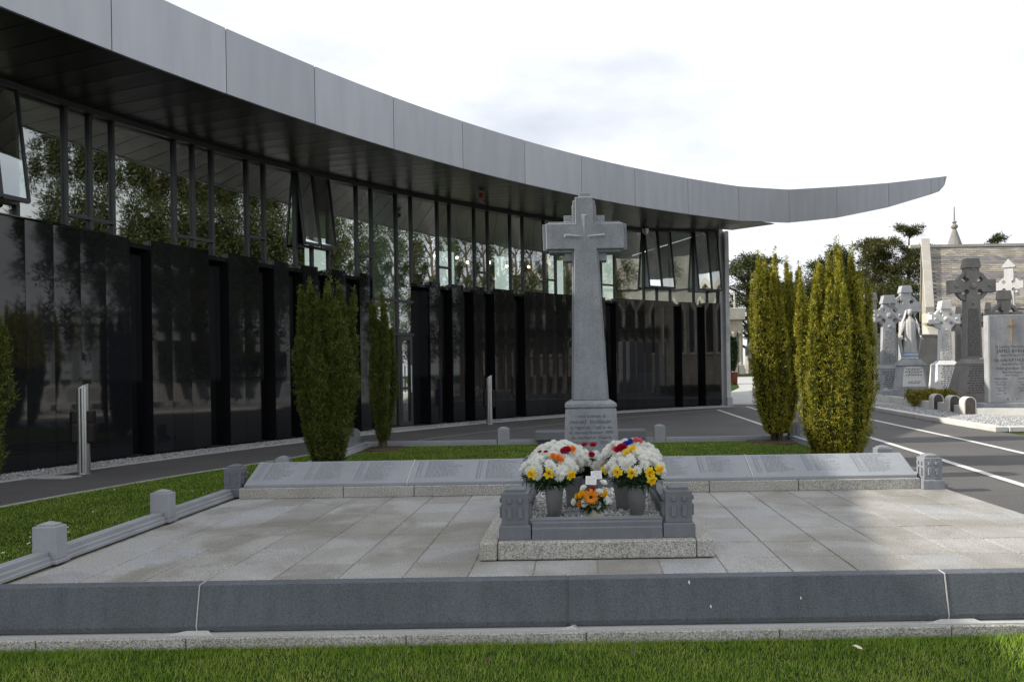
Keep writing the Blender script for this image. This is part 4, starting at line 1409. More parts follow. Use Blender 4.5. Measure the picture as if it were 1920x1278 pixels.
yew(-3.28, 8.85, .02, 2.46, .47, 19, 'broad shade-darkened green columnar yew behind the left name tablet', 'yew_shaded', 26)
yew(-3.36, 11.65, .02, 2.60, .29, 9, 'slim shade-darkened green columnar yew standing in mulch in front of the glazed entrance', 'yew_shaded', 41)
yew(3.42, 11.85, .02, 3.25, .54, 22, 'golden columnar yew standing in a ring of mulch beside the drive', 'yew', 8)
yew(3.47, 9.2, .02, 2.90, .57, 26, 'large sunlit golden yew rising behind the right name tablet', 'yew', 13, 2300, .06, .62)
yew(-4.80, 5.15, .02, 2.05, .47, 14, 'shade-darkened green yew cut off by the frame at the edge of the side lawn', 'yew_shaded', 21, 2300)
for x, y, r, lb in ((-3.36, 11.65, .36, 'ring of brown mulch under the slim dark yew'), (3.42, 11.85, .46, 'ring of brown mulch under the golden yew by the drive')):
    m = MB()
    n = 22
    m.add([(x, y, .05)] + [(x + r * (1 + .1 * math.sin(3 * a) + .06 * math.sin(7 * a)) * math.cos(a), y + r * (1 + .1 * math.sin(3 * a)) * math.sin(a), .036) for a in [2 * math.pi * j / n for j in range(n)]] +
          [(x + r * 1.1 * math.cos(2 * math.pi * j / n), y + r * 1.1 * math.sin(2 * math.pi * j / n), .005) for j in range(n)],
          [(0, 1 + j, 1 + (j + 1) % n) for j in range(n)] + [(1 + j, 1 + n + j, 1 + n + (j + 1) % n, 1 + (j + 1) % n) for j in range(n)])
    tag(m.build('mulch', 'mulch'), lb, 'mulch', None, 'stuff')

# ================================================================== flowers
FL = {}


def flower_mesh(name, build, mats):
    m = MB()
    build(m)
    me = bpy.data.meshes.new(name)
    me.from_pydata(m.v, [], m.f)
    for q in mats:
        me.materials.append(M[q])
    me.polygons.foreach_set('material_index', m.mi)
    me.update()
    FL[name] = me


def petals(m, n, r0, r1, w, el, z=0, mi=0, curl=0.0, tip=.45, jit=.08):
    for i in range(n):
        a = 2 * math.pi * (i + random.uniform(-.25, .25)) / n
        e0 = el + random.uniform(-jit, jit)
        ca, sa = math.cos(a), math.sin(a)
        rm = (r0 + r1) / 2
        L_ = r1 - r0
        p0 = (r0, z)
        p1 = (r0 + L_ * .55 * math.cos(e0), z + L_ * .55 * math.sin(e0))
        e1 = e0 + curl
        p2 = (p1[0] + L_ * .45 * math.cos(e1), p1[1] + L_ * .45 * math.sin(e1))
        q = lambda r, zz, s_: (r * ca - s_ * sa, r * sa + s_ * ca, zz)
        m.add([q(*p0, -w * .3), q(*p0, w * .3), q(*p1, w / 2), q(*p1, -w / 2), q(*p2, w * tip / 2), q(*p2, -w * tip / 2)], [(0, 3, 2, 1), (3, 5, 4, 2)], mi)


def mum(m):
    petals(m, 14, .004, .040, .010, .0, 0, 0, .35)
    petals(m, 13, .003, .037, .010, .45, .004, 0, .4)
    petals(m, 10, .002, .030, .009, .85, .008, 0, .5)
    petals(m, 7, .001, .022, .008, 1.2, .010, 0, .4)


def spider(m):
    petals(m, 22, .004, .062, .007, -.05, 0, 0, .25, .5, .2)
    petals(m, 18, .003, .052, .007, .5, .004, 0, .2, .5, .2)
    petals(m, 10, .002, .034, .006, 1.0, .008, 0, .3, .5, .2)


def daffodil(m):
    petals(m, 6, .006, .046, .030, .12, 0, 0, -.2, .25)
    n = 12
    m.add([(r * math.cos(2 * math.pi * j / n), r * math.sin(2 * math.pi * j / n), z) for r, z in ((.009, 0), (.012, .02), (.020, .036 + .0)) for j in range(n)],
          [(i * n + j, i * n + (j + 1) % n, (i + 1) * n + (j + 1) % n, (i + 1) * n + j) for i in range(2) for j in range(n)], 1)


def gerbera(m):
    petals(m, 16, .012, .058, .014, .12, 0, 0, -.1, .6, .05)
    petals(m, 14, .010, .046, .013, .3, .003, 0, -.1, .6, .05)
    m.ball((0, 0, .006), .013, 10, 5, (1, 1, .6), 1)


def carnation(m):
    petals(m, 9, .003, .026, .018, .3, 0, 0, .5, .9, .2)
    petals(m, 8, .002, .022, .016, .8, .004, 0, .4, .9, .25)
    petals(m, 5, .001, .016, .013, 1.2, .006, 0, .2, .9, .2)


flower_mesh('white_mum', mum, ['p_white'])
flower_mesh('yellow_mum', mum, ['p_yellow'])
flower_mesh('orange_mum', mum, ['p_orange'])
flower_mesh('spider_mum', spider, ['p_white'])
flower_mesh('daffodil', daffodil, ['p_yellow', 'p_deep'])
flower_mesh('gerbera', gerbera, ['p_orange', 'p_eye'])
flower_mesh('crimson', carnation, ['p_red'])
flower_mesh('pink', carnation, ['p_pink'])
flower_mesh('blue', carnation, ['p_blue'])
flower_mesh('gold_c', carnation, ['p_deep'])
flower_mesh('white_c', carnation, ['p_white'])


def flower(kind, name, parent, pos, nrm, s=1.0):
    o = link(name, FL[kind], parent)
    o.location = Vector(pos) - abs_loc(parent)
    nrm = Vector(nrm).normalized()
    q = nrm.to_track_quat('Z', 'Y')
    q = q @ Vector((0, 0, 1)).rotation_difference(Vector((0, 0, 1)))
    o.rotation_euler = (q.to_matrix() @ Matrix.Rotation(random.random() * 6, 3, 'Z')).to_euler()
    o.scale = (s, s, s)
    return o


def bucket(x, y, h, r0, r1, label, z=.165):
    t_ = MB().lathe([(r0, 0), (r1 * .98, h - .012), (r1 + .004, h - .010), (r1 + .004, h), (r1 - .006, h), (r1 - .006, h - .02), (r0 - .004, .02)], 28, (x, y, z)).build('flower_bucket', 'vase', smooth=False)
    t_.data.polygons.foreach_set('use_smooth', [len(p.vertices) == 4 for p in t_.data.polygons])
    return tag(t_, label, 'flower bucket', 'grey flower buckets')


def bouquet(label, base, c, rx, rz, n, extra, leaves=650, kind='white_mum', s=1.0, skip_front=False, top=1.0):
    """base = mouth of the bucket, c = dome centre"""
    t_ = thing('flower_bouquet', label, 'bouquet', base, 'bouquets on the grave')
    c = Vector(c)
    taken = [Vector(e[1]) for e in extra]
    g = 0
    for i in range(n):
        f = (i + .5) / n
        ph = math.acos(1 - f * 1.12)
        a = i * 2.39996 + random.uniform(-.15, .15)
        d = Vector((math.sin(ph) * math.cos(a), math.sin(ph) * math.sin(a), math.cos(ph)))
        p = c + Vector((d.x * rx, d.y * rx, d.z * rz)) * random.uniform(.93, 1.05)
        if any((p - q).length < .040 for q in taken):
            continue
        flower(kind, 'flower', t_, p, d + Vector((0, 0, .25)), s * random.uniform(1.0, 1.4))
    for kd, pos, sz in extra:
        d = (Vector(pos) - c)
        d = d.normalized() + Vector((0, -.55, .05)) if kd in ('daffodil', 'gerbera', 'spider_mum') else d.normalized() + Vector((0, -.25, .3))
        flower(kd, 'flower', t_, pos, d, sz)
    # stems and leaves
    st = MB()
    b = Vector(base)
    for i in range(16):
        a = i * 2.4
        q = c + Vector((math.cos(a) * rx * .7, math.sin(a) * rx * .7, rz * .3))
        st.tube([b + Vector((math.cos(a) * .03, math.sin(a) * .03, -.10)), b + (q - b) * .5, q], [.004, .0035, .003], 5)
    st.build('stems', 'leaf', t_)
    nl = leaves
    d = rdir(nl)
    d[:, 2] = d[:, 2] * .7 - .15
    k_ = (.55 + .45 * rng.random(nl))[:, None]
    P = np.array(c)[None] + d * np.array([rx, rx, rz * 1.15])[None] * k_ * .97
    P[:, 2] -= .025
    low_ = rng.random(nl) < .35
    P[low_] = np.array(base)[None] + (P[low_] - np.array(base)[None]) * (.35 + .65 * rng.random((low_.sum(), 1))) + np.array([0, 0, .01])
    D = unit(d + rng.normal(size=(nl, 3)) * .6 + np.array([0, 0, -.1]))
    S = unit(np.cross(D, rdir(nl)))
    V, Fi = blades(P, D, S, .035 + .04 * rng.random(nl), .010 + .012 * rng.random(nl))
    fast_mesh('leaves', V, Fi, 'leaf', t_)
    # dark heart of the bouquet so that the flowers do not float
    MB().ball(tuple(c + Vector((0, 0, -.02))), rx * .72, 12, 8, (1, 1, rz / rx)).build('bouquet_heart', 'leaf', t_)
    return t_


bucket(-.205, 5.28, .262, .047, .079, 'grey tapered flower bucket at the front left of the grave')
bucket(-.055, 5.66, .27, .058, .080, 'grey flower bucket standing behind the front left one')
bucket(.435, 5.30, .255, .052, .085, 'grey tapered flower bucket at the front right of the grave')
bucket(.345, 5.56, .25, .052, .082, 'grey flower bucket half hidden behind the front right one')
bucket(.09, 5.95, .22, .05, .075, 'grey flower bucket at the back between the two white bouquets')
DAF = [(-0.357, 5.08, 0.54), (-0.233, 5.06, 0.545), (-0.072, 5.1, 0.528)]
DAFR = [(0.279, 5.1, 0.542), (0.385, 5.08, 0.536), (0.518, 5.1, 0.535), (0.592, 5.15, 0.55), (0.531, 5.08, 0.482)]
bouquet('white chrysanthemum bouquet with orange flowers and daffodils in the front left bucket', (-.205, 5.28, .427), (-.235, 5.26, .53), .19, .115, 46,
        [('daffodil', p, 1.0) for p in DAF] + [('orange_mum', (-.205, 5.20, .649), .9), ('orange_mum', (-.168, 5.18, .642), .9), ('orange_mum', (-.144, 5.165, .622), .9), ('spider_mum', (-.138, 5.05, .572), 1.0),
         ('crimson', (-.309, 5.32, .668), .9), ('crimson', (-.263, 5.30, .670), .9)], 900)
bouquet('domed white chrysanthemum bouquet at the back left with crimson flowers', (-.055, 5.66, .435), (-.175, 5.60, .575), .215, .125, 62,
        [('crimson', (-.13, 5.30, .677), 1.2), ('crimson', (-.097, 5.33, .685), 1.2), ('crimson', (-.115, 5.32, .690), 1.0), ('orange_mum', (-.06, 5.40, .681), .9)], 500)
bouquet('white chrysanthemum bouquet with big yellow blooms and daffodils in the front right bucket', (.435, 5.30, .42), (.425, 5.28, .53), .20, .12, 50,
        [('daffodil', p, 1.0) for p in DAFR] + [('yellow_mum', (.363, 5.25, .658), 1.15), ('yellow_mum', (.407, 5.28, .683), 1.15), ('yellow_mum', (.429, 5.25, .662), 1.15)], 900)
bouquet('domed white chrysanthemum bouquet at the back right with blue and coral flowers', (.345, 5.56, .415), (.405, 5.58, .575), .22, .13, 62,
        [('crimson', (.328, 5.40, .685), 1.5), ('crimson', (.305, 5.38, .672), 1.4), ('crimson', (.350, 5.39, .690), 1.2), ('blue', (.370, 5.44, .708), 1.2), ('blue', (.408, 5.48, .722), 1.2), ('blue', (.352, 5.45, .700), 1.0), ('blue', (.39, 5.45, .715), 1.1),
         ('pink', (.451, 5.47, .738), 1.1), ('pink', (.481, 5.48, .725), 1.2), ('pink', (.440, 5.46, .730), 1.0), ('pink', (.277, 5.40, .678), 1.1)], 500)
bouquet('loose white bouquet with red carnations at the back between the domes', (.09, 5.95, .385), (.09, 5.78, .505), .18, .085, 30,
        [('crimson', (.039, 5.70, .675), 1.15), ('crimson', (.110, 5.70, .672), 1.25), ('crimson', (.094, 5.58, .610), 1.2), ('daffodil', (0.197, 5.40, 0.52), 1.0)], 1500)
# cream pot with the small arrangement, and its cards
pot = MB().lathe([(.050, 0), (.072, .150), (.075, .150), (.075, .160), (.068, .160), (.064, .14)], 4, (.095, 4.97, .168)).build('flower_pot', 'cream')
pot = tag(pot, 'small cream pot standing on the gravel at the front of the grave', 'pot')
ex = [('gerbera', (0.074, 4.89, .397), 1.0), ('gold_c', (.017, 4.92, .406), 1.5), ('crimson', (.083, 4.95, .44), .9), ('orange_mum', (-.003, 4.91, .345), .75), ('white_c', (.031, 4.90, .352), 1.3), ('white_c', (.12, 4.90, .339), 1.3),
      ('white_c', (.132, 4.93, .416), 1.4), ('white_c', (.178, 4.92, .366), 1.4), ('white_c', (-.042, 4.93, .357), 1.2), ('gold_c', (.171, 4.95, .410), 1.2), ('white_c', (.025, 4.96, .444), 1.2), ('white_c', (.205, 4.95, .352), 1.0),
      ('gold_c', (-.022, 4.94, .392), 1.0), ('gold_c', (.150, 4.93, .405), 1.1), ('crimson', (.055, 4.90, .345), .7), ('white_c', (.165, 4.98, .475), 1.3)]
bouquet('small bouquet with one orange gerbera and white flowers in the cream pot', (.095, 4.97, .33), (.085, 4.98, .378), .11, .075, 0, ex, 700)
for (x, y, z), rx_, rz_, lb in (((.078, 4.985, .500), -.12, .06, 'white handwritten card in front, tucked in the small bouquet'), ((.118, 5.01, .535), -.1, -.05, 'white card standing behind the other in the small bouquet')):
    t_ = thing('note_card', lb, 'card', (x, y, z), 'cards in the bouquet')
    w_, h2 = .040, .031
    cd_ = MB().box(-w_, w_, 0, .0015, -h2, h2).build('card', 'card', t_, world=False)
    wr = MB()
    for r in range(5):
        xx = -w_ + .010
        while xx < w_ - .012:
            l_ = random.uniform(.006, .016)
            wr.add([(xx, -.0006, h2 - .012 - r * .0095), (min(xx + l_, w_ - .006), -.0006, h2 - .012 - r * .0095), (min(xx + l_, w_ - .006), -.0006, h2 - .0105 - r * .0095), (xx, -.0006, h2 - .0105 - r * .0095)], [(0, 1, 2, 3)])
            xx += l_ + .004
    wr.build('handwriting', 'letter_soft', cd_, world=False)['kind'] = 'stuff'
    MB().tube([(0, .004, -.12), (0, .004, -h2 + .01)], .002, 5).build('stick', 'leaf', t_, world=False)
    t_.rotation_euler = (rx_, rz_, .05)
tag(MB().lathe([(.085, 0), (.088, .012), (.062, .022)], 18, (-.07, 5.40, .168)).build('stone_disc', 'limestone'), 'flat round stone lying on the gravel by the left buckets', 'stone')
tag(MB().prism([(.285, 5.06), (.40, 5.05), (.405, 5.13), (.30, 5.14)], .168, [.185, .212, .214, .19]).build('stone_block', 'limestone', bevel=.006), 'small wedge shaped stone on the gravel by the right bucket', 'stone')

# ================================================================== graveyard
def plat(name, poly, z0, z1, mat, label):
    return struct(name, MB().prism(poly, z0, z1), mat, label)


plat('graveyard_ground', [(8.25, 13.2), (60, 13.2), (60, 60), (12, 60), (9.3, 30), (9.0, 21.5)], -.05, .085, 'gravel_bed_white', 'pale gravel ground of the old graveyard')
ker = thing('white_kerb', 'white stone kerb blocks edging the graveyard along the drive', 'kerb', (8.1, 16, 0))
kp = [(7.98, 13.1), (8.05, 14.3), (8.16, 15.5), (8.27, 16.7), (8.4, 17.9), (8.54, 19.1), (8.68, 20.3), (8.8, 21.5), (8.9, 22.7), (8.98, 23.9)]
for a, b in zip(kp[:-1], kp[1:]):
    MB().prism([a, (a[0] + .24, a[1]), (b[0] + .24, b[1] - .012), (b[0], b[1] - .012)], 0, .10).build('kerb_block', 'white_stone', ker, bevel=.008)
for x in (8.24, 9.3, 10.4, 11.5):
    MB().box(x, x + 1.04, 13.08, 13.3, 0, .098).build('kerb_block', 'white_stone', ker, bevel=.008)
P2 = scatter([(8.25, 13.3), (9.9, 13.3), (9.9, 19), (9.6, 21.5), (8.95, 21.5)], 18000)
tag(pebbles('gravel', P2, .088, .015, 'gravel'), 'white gravel strip between the white kerb and the graves', 'gravel', None, 'stuff')
# rope-twist edging
rp_ = MB()
for ph in (0, 2.09, 4.19):
    pts = [(9.0 + i * .045, 13.55 + .035 * math.cos(ph + i * .75), .165 + .035 * math.sin(ph + i * .75)) for i in range(80)]
    rp_.tube(pts, .042, 6)
rp_o = thing('rope_edging', 'grey rope-twist stone edging on a low block at the graveyard corner', 'edging', (10.5, 13.55, .085))
rp_.build('rope', 'grave_mid', rp_o)
MB().box(8.95, 12.6, 13.48, 13.62, .085, .13).build('block', 'grave_dark', rp_o, bevel=.006)


def carving():
    k = NT('carved_interlace')
    v = k.n('ShaderNodeTexVoronoi', feature='DISTANCE_TO_EDGE')
    v.inputs['Scale'].default_value = 14
    k.l(k.P, v.inputs['Vector'])
    c = k.ramp(v.outputs['Distance'], [(0.02, 0.62), (0.14, 1.0)])
    k.col(k.mix(1.0, (.20, .20, .20), c, 'MULTIPLY')).set(Roughness=.85)
    k.bump(v.outputs['Distance'], 1.0, .03)
    return k


def carve_of(col, nm):
    k = carving()
    k.m.name = nm
    for n_ in k.t.nodes:
        if n_.bl_idname == 'ShaderNodeMix':
            n_.inputs['A'].default_value = (*col, 1)
    return k.m


M['carve_dark'] = carve_of((.17, .165, .16), 'carved_dark_stone')
M['carve_white'] = carve_of((.72, .72, .72), 'carved_white_marble')
M['carve_mid'] = carve_of((.33, .34, .36), 'carved_grey_stone')
CARVE = {'grave_dark': 'carve_dark', 'grave_white': 'carve_white', 'grave_mid': 'carve_mid', 'grave_pale': 'carve_mid'}


def celtic(label, loc, zt, zc, z1, arm, mat, sw=.20, base=(.55, .42, .4), rz=0.0, ring=.72, dep=.13, boss=True, steps=True, text=True, cap=True):
    """zt top, zc arm centre, z1 foot of the shaft (all above loc), arm half span"""
    t_ = thing('celtic_cross', label, 'celtic cross', loc, 'old graveyard crosses', rz)
    bw, bd, tw = base
    hs = z1 - .02
    if steps:
        MB().taper((0, 0), bw + .16, bd + .14, 0, bw + .15, bd + .13, .22).build('step', mat, t_, bevel=.012, world=False)
        z0 = .2205
    else:
        z0 = 0
    MB().taper((0, 0), bw, bd, z0, tw, bd * .72, z0 + (hs - z0) * .86).taper((0, 0), tw + .02, bd * .72 + .02, z0 + (hs - z0) * .861, sw + .03, dep + .04, hs).build('plinth', mat, t_, bevel=.01, world=False)
    pl_ = t_.children[-1]
    if text:
        q = MB()
        zz = z0 + .10
        top = z0 + (hs - z0) * .80
        while zz < top:
            f = (zz - z0) / ((hs - z0) * .86)
            hw = (bw + (tw - bw) * f) * .74
            yy = -(bd + (bd * .72 - bd) * f) - .006
            x = -hw * random.uniform(.6, 1)
            e_ = hw * random.uniform(.6, 1)
            while x < e_:
                l_ = random.uniform(.04, .13)
                q.add([(x, yy, zz), (min(x + l_, e_), yy, zz), (min(x + l_, e_), yy + .002, zz + .03), (x, yy + .002, zz + .03)], [(0, 1, 2, 3)])
                x += l_ + .03
            zz += .075
        q.build('inscription', 'letter' if mat in ('grave_white', 'grave_pale') else 'letter_soft', pl_, world=False)['kind'] = 'stuff'
    s0, s1 = sw, sw * .80
    ah = s1 * .92
    rn = s1 * .42
    cs = []

    def notch(cx_, cz, a0):
        for i in range(7):
            a = R_(a0 - i * 45)
            cs.append((cx_ + rn * math.cos(a), cz + rn * math.sin(a)))
    cs += [(-s0, z1), (s0, z1)]
    notch(s1, zc - ah, -90)
    cs += [(arm, zc - ah * 1.12), (arm, zc + ah * 1.12)]
    notch(s1, zc + ah, 0)
    cs += [(s1 * .98, zt - .3 if cap else zt), (-s1 * .98, zt - .3 if cap else zt)]
    notch(-s1, zc + ah, 90)
    cs += [(-arm, zc + ah * 1.12), (-arm, zc - ah * 1.12)]
    notch(-s1, zc - ah, 180)
    MB().ext_y(cs, -dep, dep).build('shaft', mat, t_, world=False)
    ro, ri, n = arm * ring, arm * ring - s1 * .55, 40
    rm = MB()
    for i in range(n):
        a, b = 2 * math.pi * i / n, 2 * math.pi * (i + 1) / n
        pa_ = [(ro * math.cos(q), zc + ro * math.sin(q)) for q in (a, b)]
        pb_ = [(ri * math.cos(q), zc + ri * math.sin(q)) for q in (a, b)]
        yd = dep * .6
        rm.add([(*[pa_[0][0]], -yd, pa_[0][1]), (pa_[1][0], -yd, pa_[1][1]), (pb_[1][0], -yd, pb_[1][1]), (pb_[0][0], -yd, pb_[0][1]),
                (pa_[0][0], yd, pa_[0][1]), (pa_[1][0], yd, pa_[1][1]), (pb_[1][0], yd, pb_[1][1]), (pb_[0][0], yd, pb_[0][1])],
               [(0, 1, 2, 3), (7, 6, 5, 4), (0, 4, 5, 1), (3, 2, 6, 7)])
    rm.build('ring', mat, t_, world=False)
    if boss:
        MB().ball((0, -dep, zc), s1 * .50, 14, 8, (1, .6, 1)).build('boss', mat, t_, world=False, smooth=True)
        for dx, dz_ in ((arm * .74, 0), (-arm * .74, 0), (0, arm * .80), (0, -arm * .80)):
            MB().ball((dx, -dep, zc + dz_), s1 * .30, 10, 6, (1, .6, 1)).build('boss', mat, t_, world=False, smooth=True)
    MB().ext_y([(-s0 * .76, z1 + .08), (s0 * .76, z1 + .08), (s1 * .74, zc - arm * 1.05), (-s1 * .74, zc - arm * 1.05)], -dep - .012, -dep + .01).build('carved_panel', CARVE[mat], t_, world=False)
    if cap:
        MB().ext_y([(-s1 * 1.15, zt - .30), (s1 * 1.15, zt - .30), (s1 * 1.1, zt - .22), (s1 * .86, zt - .03), (s1 * .90, zt), (-s1 * .90, zt), (-s1 * .86, zt - .03), (-s1 * 1.1, zt - .22)], -dep - .05, dep + .05).build('cap', mat, t_, world=False, bevel=.006)
    return t_


G0 = .085
celtic('tall dark weathered celtic cross with round bosses on a tapering plinth', (12.68, 22.0, G0), 4.62, 3.73, 1.42, .69, 'grave_dark', .255, (.60, .5, .36), -.10, .74, .16)
celtic('white marble celtic cross standing beside the statue', (13.42, 25.0, G0), 3.56, 2.90, 1.40, .51, 'grave_white', .215, (.46, .38, .40), -.06, .78)
celtic('grey celtic cross with large central boss, left of the statue', (11.36, 25.0, G0), 3.79, 3.05, 1.28, .50, 'grave_mid', .27, (.52, .40, .45), -.12, .80, .14)
celtic('large plain grey celtic cross standing behind the statue', (13.91, 29.0, G0), 4.60, 3.70, 1.2, .62, 'grave_mid', .27, (.5, .4, .42), -.05, .86, boss=False)
celtic('tall celtic cross half hidden at the edge of the large golden yew', (11.14, 26.0, G0), 4.0, 3.15, 1.1, .46, 'grave_mid', .23, (.5, .4, .42), .05, .72)
celtic('dark celtic cross rising behind the headstone with gilt cross', (14.36, 23.0, G0), 3.68, 2.82, 1.0, .54, 'grave_dark', .20, (.5, .4, .4), .0, .86, boss=False)
celtic('slender pale celtic cross with pointed cap at the far right', (17.08, 27.0, G0), 5.05, 4.30, 1.2, .48, 'grave_pale', .20, (.5, .4, .4), -.7, .8, boss=False, cap=False)
celtic('small dark cross between the tall dark cross and the headstone', (16.1, 27.0, G0), 3.66, 3.0, 1.0, .40, 'grave_dark', .16, (.4, .34, .3), .1, .8, boss=False)
celtic('low dark cross glimpsed behind the tall dark cross', (15.5, 28.0, G0), 3.6, 2.95, 1.0, .46, 'grave_dark', .17, (.4, .34, .3), .1, .8, boss=True)
celtic('dark cross cut off at the right edge of the frame', (16.2, 24.0, G0), 4.3, 3.72, 1.0, .58, 'grave_dark', .22, (.5, .4, .4), .0, .8)
# the rows that stand outside the frame and show as reflections in the polished wall
for i, (x, y, zt_, mt) in enumerate(((12.2, 16.4, 3.2, 'grave_mid'), (13.6, 15.0, 3.7, 'grave_pale'), (15.2, 17.6, 3.4, 'grave_dark'), (15.6, 14.6, 2.9, 'grave_white'), (17.6, 16.2, 3.9, 'grave_mid'), (18.4, 19.4, 3.2, 'grave_white'), (17.0, 21.0, 3.5, 'grave_pale'))):
    celtic(('grey', 'pale', 'dark', 'white', 'tall grey', 'second white', 'second pale')[i] + ' celtic cross in the row reflected in the black wall', (x, y, G0), zt_, zt_ - .75, 1.0, .46, mt, .2, (.45, .38, .36), R_(-60 + 12 * i))

# pointed cap of the slender cross
for o in bpy.data.objects:
    if o.get('label', '').startswith('slender pale'):
        MB().ext_y([(-.20, 5.02), (.20, 5.02), (.24, 5.06), (0, 5.36), (-.24, 5.06)], -.17, .17).build('cap', 'grave_pale', o, world=False)

# headstone with the gilt cross
hs = thing('headstone', 'broad grey headstone with a gilt cross and lettering at the right edge', 'headstone', (11.85, 18.75, G0), None, -.03)
MB().box(-.66, .72, -.09, .09, .16, 2.56).build('slab', 'grave_mid', hs, bevel=.01, world=False)
MB().box(-.84, .95, -.2, .24, 0, .158).build('base', 'grave_mid', hs, bevel=.012, world=False)
MB().box(-.645, -.60, -.105, -.085, .17, 2.55).build('edge_band', 'white_stone', hs, world=False)
MB().box(-.016, .016, -.108, -.088, 1.82, 2.46).box(-.135, .135, -.1085, -.088, 2.25, 2.28).build('gilt_cross', 'gold', hs, world=False)
text_mesh([('In Loving Memory of', .105, 0, 1.66, 'CENTER'), ('JAMES BYRNE', .135, 0, 1.53, 'CENTER'), ('died 17th April 19', .085, 0, 1.43, 'CENTER'), ('his wife KATHLEEN', .115, 0, 1.29, 'CENTER'), ('died 4th May 19', .085, 0, 1.19, 'CENTER'),
           ('their grandson GER', .105, 0, 1.07, 'CENTER'), ('died 5th August', .085, 0, .97, 'CENTER'), ('their children', .07, 0, .89, 'CENTER'), ('DESMOND', .075, -.3, .79, 'CENTER'), ('PATRICK', .075, .3, .79, 'CENTER'),
           ('PHYLLIS', .075, -.3, .63, 'CENTER'), ('KAY', .075, .3, .63, 'CENTER'), ('LESLIE', .075, -.3, .47, 'CENTER'), ('JAMES', .075, .3, .47, 'CENTER'), ('died 12th March', .055, -.3, .71, 'CENTER'), ('died 1st May', .055, .3, .71, 'CENTER'),
           ('August 1964', .055, -.3, .55, 'CENTER'), ('died 3rd June', .055, .3, .55, 'CENTER'), ('January 1990', .055, -.3, .40, 'CENTER'), ('R   I   P', .10, 0, .22, 'CENTER')], 'lettering', 'letter', hs, -.09)['kind'] = 'stuff'

# statue of a veiled woman
stt = thing('statue', 'pale stone statue of a veiled woman with open hands on a pedestal', 'statue', (11.46, 23.6, G0), None, -.15)
MB().box(-.70, .70, -.55, .55, 0, .20).build('step', 'grave_mid', stt, bevel=.012, world=False)
MB().box(-.56, .56, -.44, .44, .2005, .42).build('step', 'grave_mid', stt, bevel=.012, world=False)
MB().taper((0, 0), .46, .38, .4205, .37, .32, 1.22).taper((0, 0), .42, .36, 1.2205, .40, .34, 1.30).taper((0, 0), .36, .31, 1.3005, .26, .24, 1.44).build('pedestal', 'grave_mid', stt, bevel=.008, world=False)
MB().add([(-.38, -.386, .50), (.38, -.386, .50), (.31, -.334, 1.12), (.22, -.328, 1.18), (-.22, -.328, 1.18), (-.31, -.334, 1.12)], [(0, 1, 2, 3, 4, 5)]).build('inscription_panel', 'grave_white', stt, world=False)
q = MB()
for r in range(10):
    if 5 <= r <= 7:
        continue
    z = 1.10 - r * .055
    hw = .30 * random.uniform(.5, .95)
    x = -hw
    yy = -.392 + (z - .5) * .084
    while x < hw:
        l_ = random.uniform(.03, .09)
        q.add([(x, yy, z), (x + l_, yy, z), (x + l_, yy + .002, z + .022), (x, yy + .002, z + .022)], [(0, 1, 2, 3)])
        x += l_ + .025
q.build('lettering', 'letter', stt, world=False)['kind'] = 'stuff'


def loft(m, rings, n=28, folds=0, amp=0.0, mi=0, ph=0.0):
    o = len(m.v)
    for k_, (z, cx_, cy_, rx, ry) in enumerate(rings):
        for j in range(n):
            a = 2 * math.pi * j / n
            f = 1 + amp * math.sin(folds * a + ph) * (1 - .5 * k_ / len(rings))
            m.v.append((cx_ + rx * f * math.cos(a), cy_ + ry * f * math.sin(a), z))
    for i in range(len(rings) - 1):
        for j in range(n):
            m.f.append((o + i * n + j, o + i * n + (j + 1) % n, o + (i + 1) * n + (j + 1) % n, o + (i + 1) * n + j))
            m.mi.append(mi)
    m.f.append(tuple(o + j for j in range(n - 1, -1, -1)))
    m.f.append(tuple(o + (len(rings) - 1) * n + j for j in range(n)))
    m.mi += [mi, mi]


b0 = 1.44
bd_ = MB()
loft(bd_, [(b0 + z, 0, cy_, rx, ry) for z, cy_, rx, ry in ((0, 0, .25, .20), (.15, 0, .235, .19), (.5, 0, .215, .17), (.85, .0, .20, .15), (1.08, 0, .205, .15), (1.25, 0, .20, .14), (1.36, 0, .165, .12), (1.42, 0, .085, .08), (1.48, -.01, .066, .07))], 36, 11, .09)
bd_.ball((0, -.03, b0 + 1.60), .105, 14, 10, (.86, .95, 1.18))
bd_.add([(-.018, -.125, b0 + 1.585), (.018, -.125, b0 + 1.585), (0, -.155, b0 + 1.575), (0, -.128, b0 + 1.635)], [(0, 2, 3), (2, 1, 3), (0, 1, 2)])
for s_ in (-1, 1):
    bd_.tube([(s_ * .18, -.02, b0 + 1.30), (s_ * .27, -.05, b0 + 1.02), (s_ * .30, -.17, b0 + .80)], [.075, .065, .045], 10)
    bd_.tube([(s_ * .30, -.17, b0 + .80), (s_ * .315, -.22, b0 + .73)], [.034, .03], 8)
    for f in range(4):
        bd_.tube([(s_ * (.30 + .012 * f), -.215, b0 + .74), (s_ * (.305 + .016 * f), -.245, b0 + .66 - .008 * (f % 2))], [.011, .008], 5)
    bd_.tube([(s_ * .295, -.215, b0 + .74), (s_ * .275, -.25, b0 + .70)], [.012, .009], 5)
bd_.build('figure', 'grave_pale', stt, world=False, smooth=True)
ve = MB()          # veil and mantle: an open shell round the back and sides
n = 22
rings = [(1.735, .02, .09), (1.68, .125, .15), (1.58, .15, .16), (1.45, .19, .165), (1.30, .265, .19), (1.05, .33, .21), (.80, .36, .21), (.55, .35, .20), (.30, .31, .19), (.10, .27, .18)]
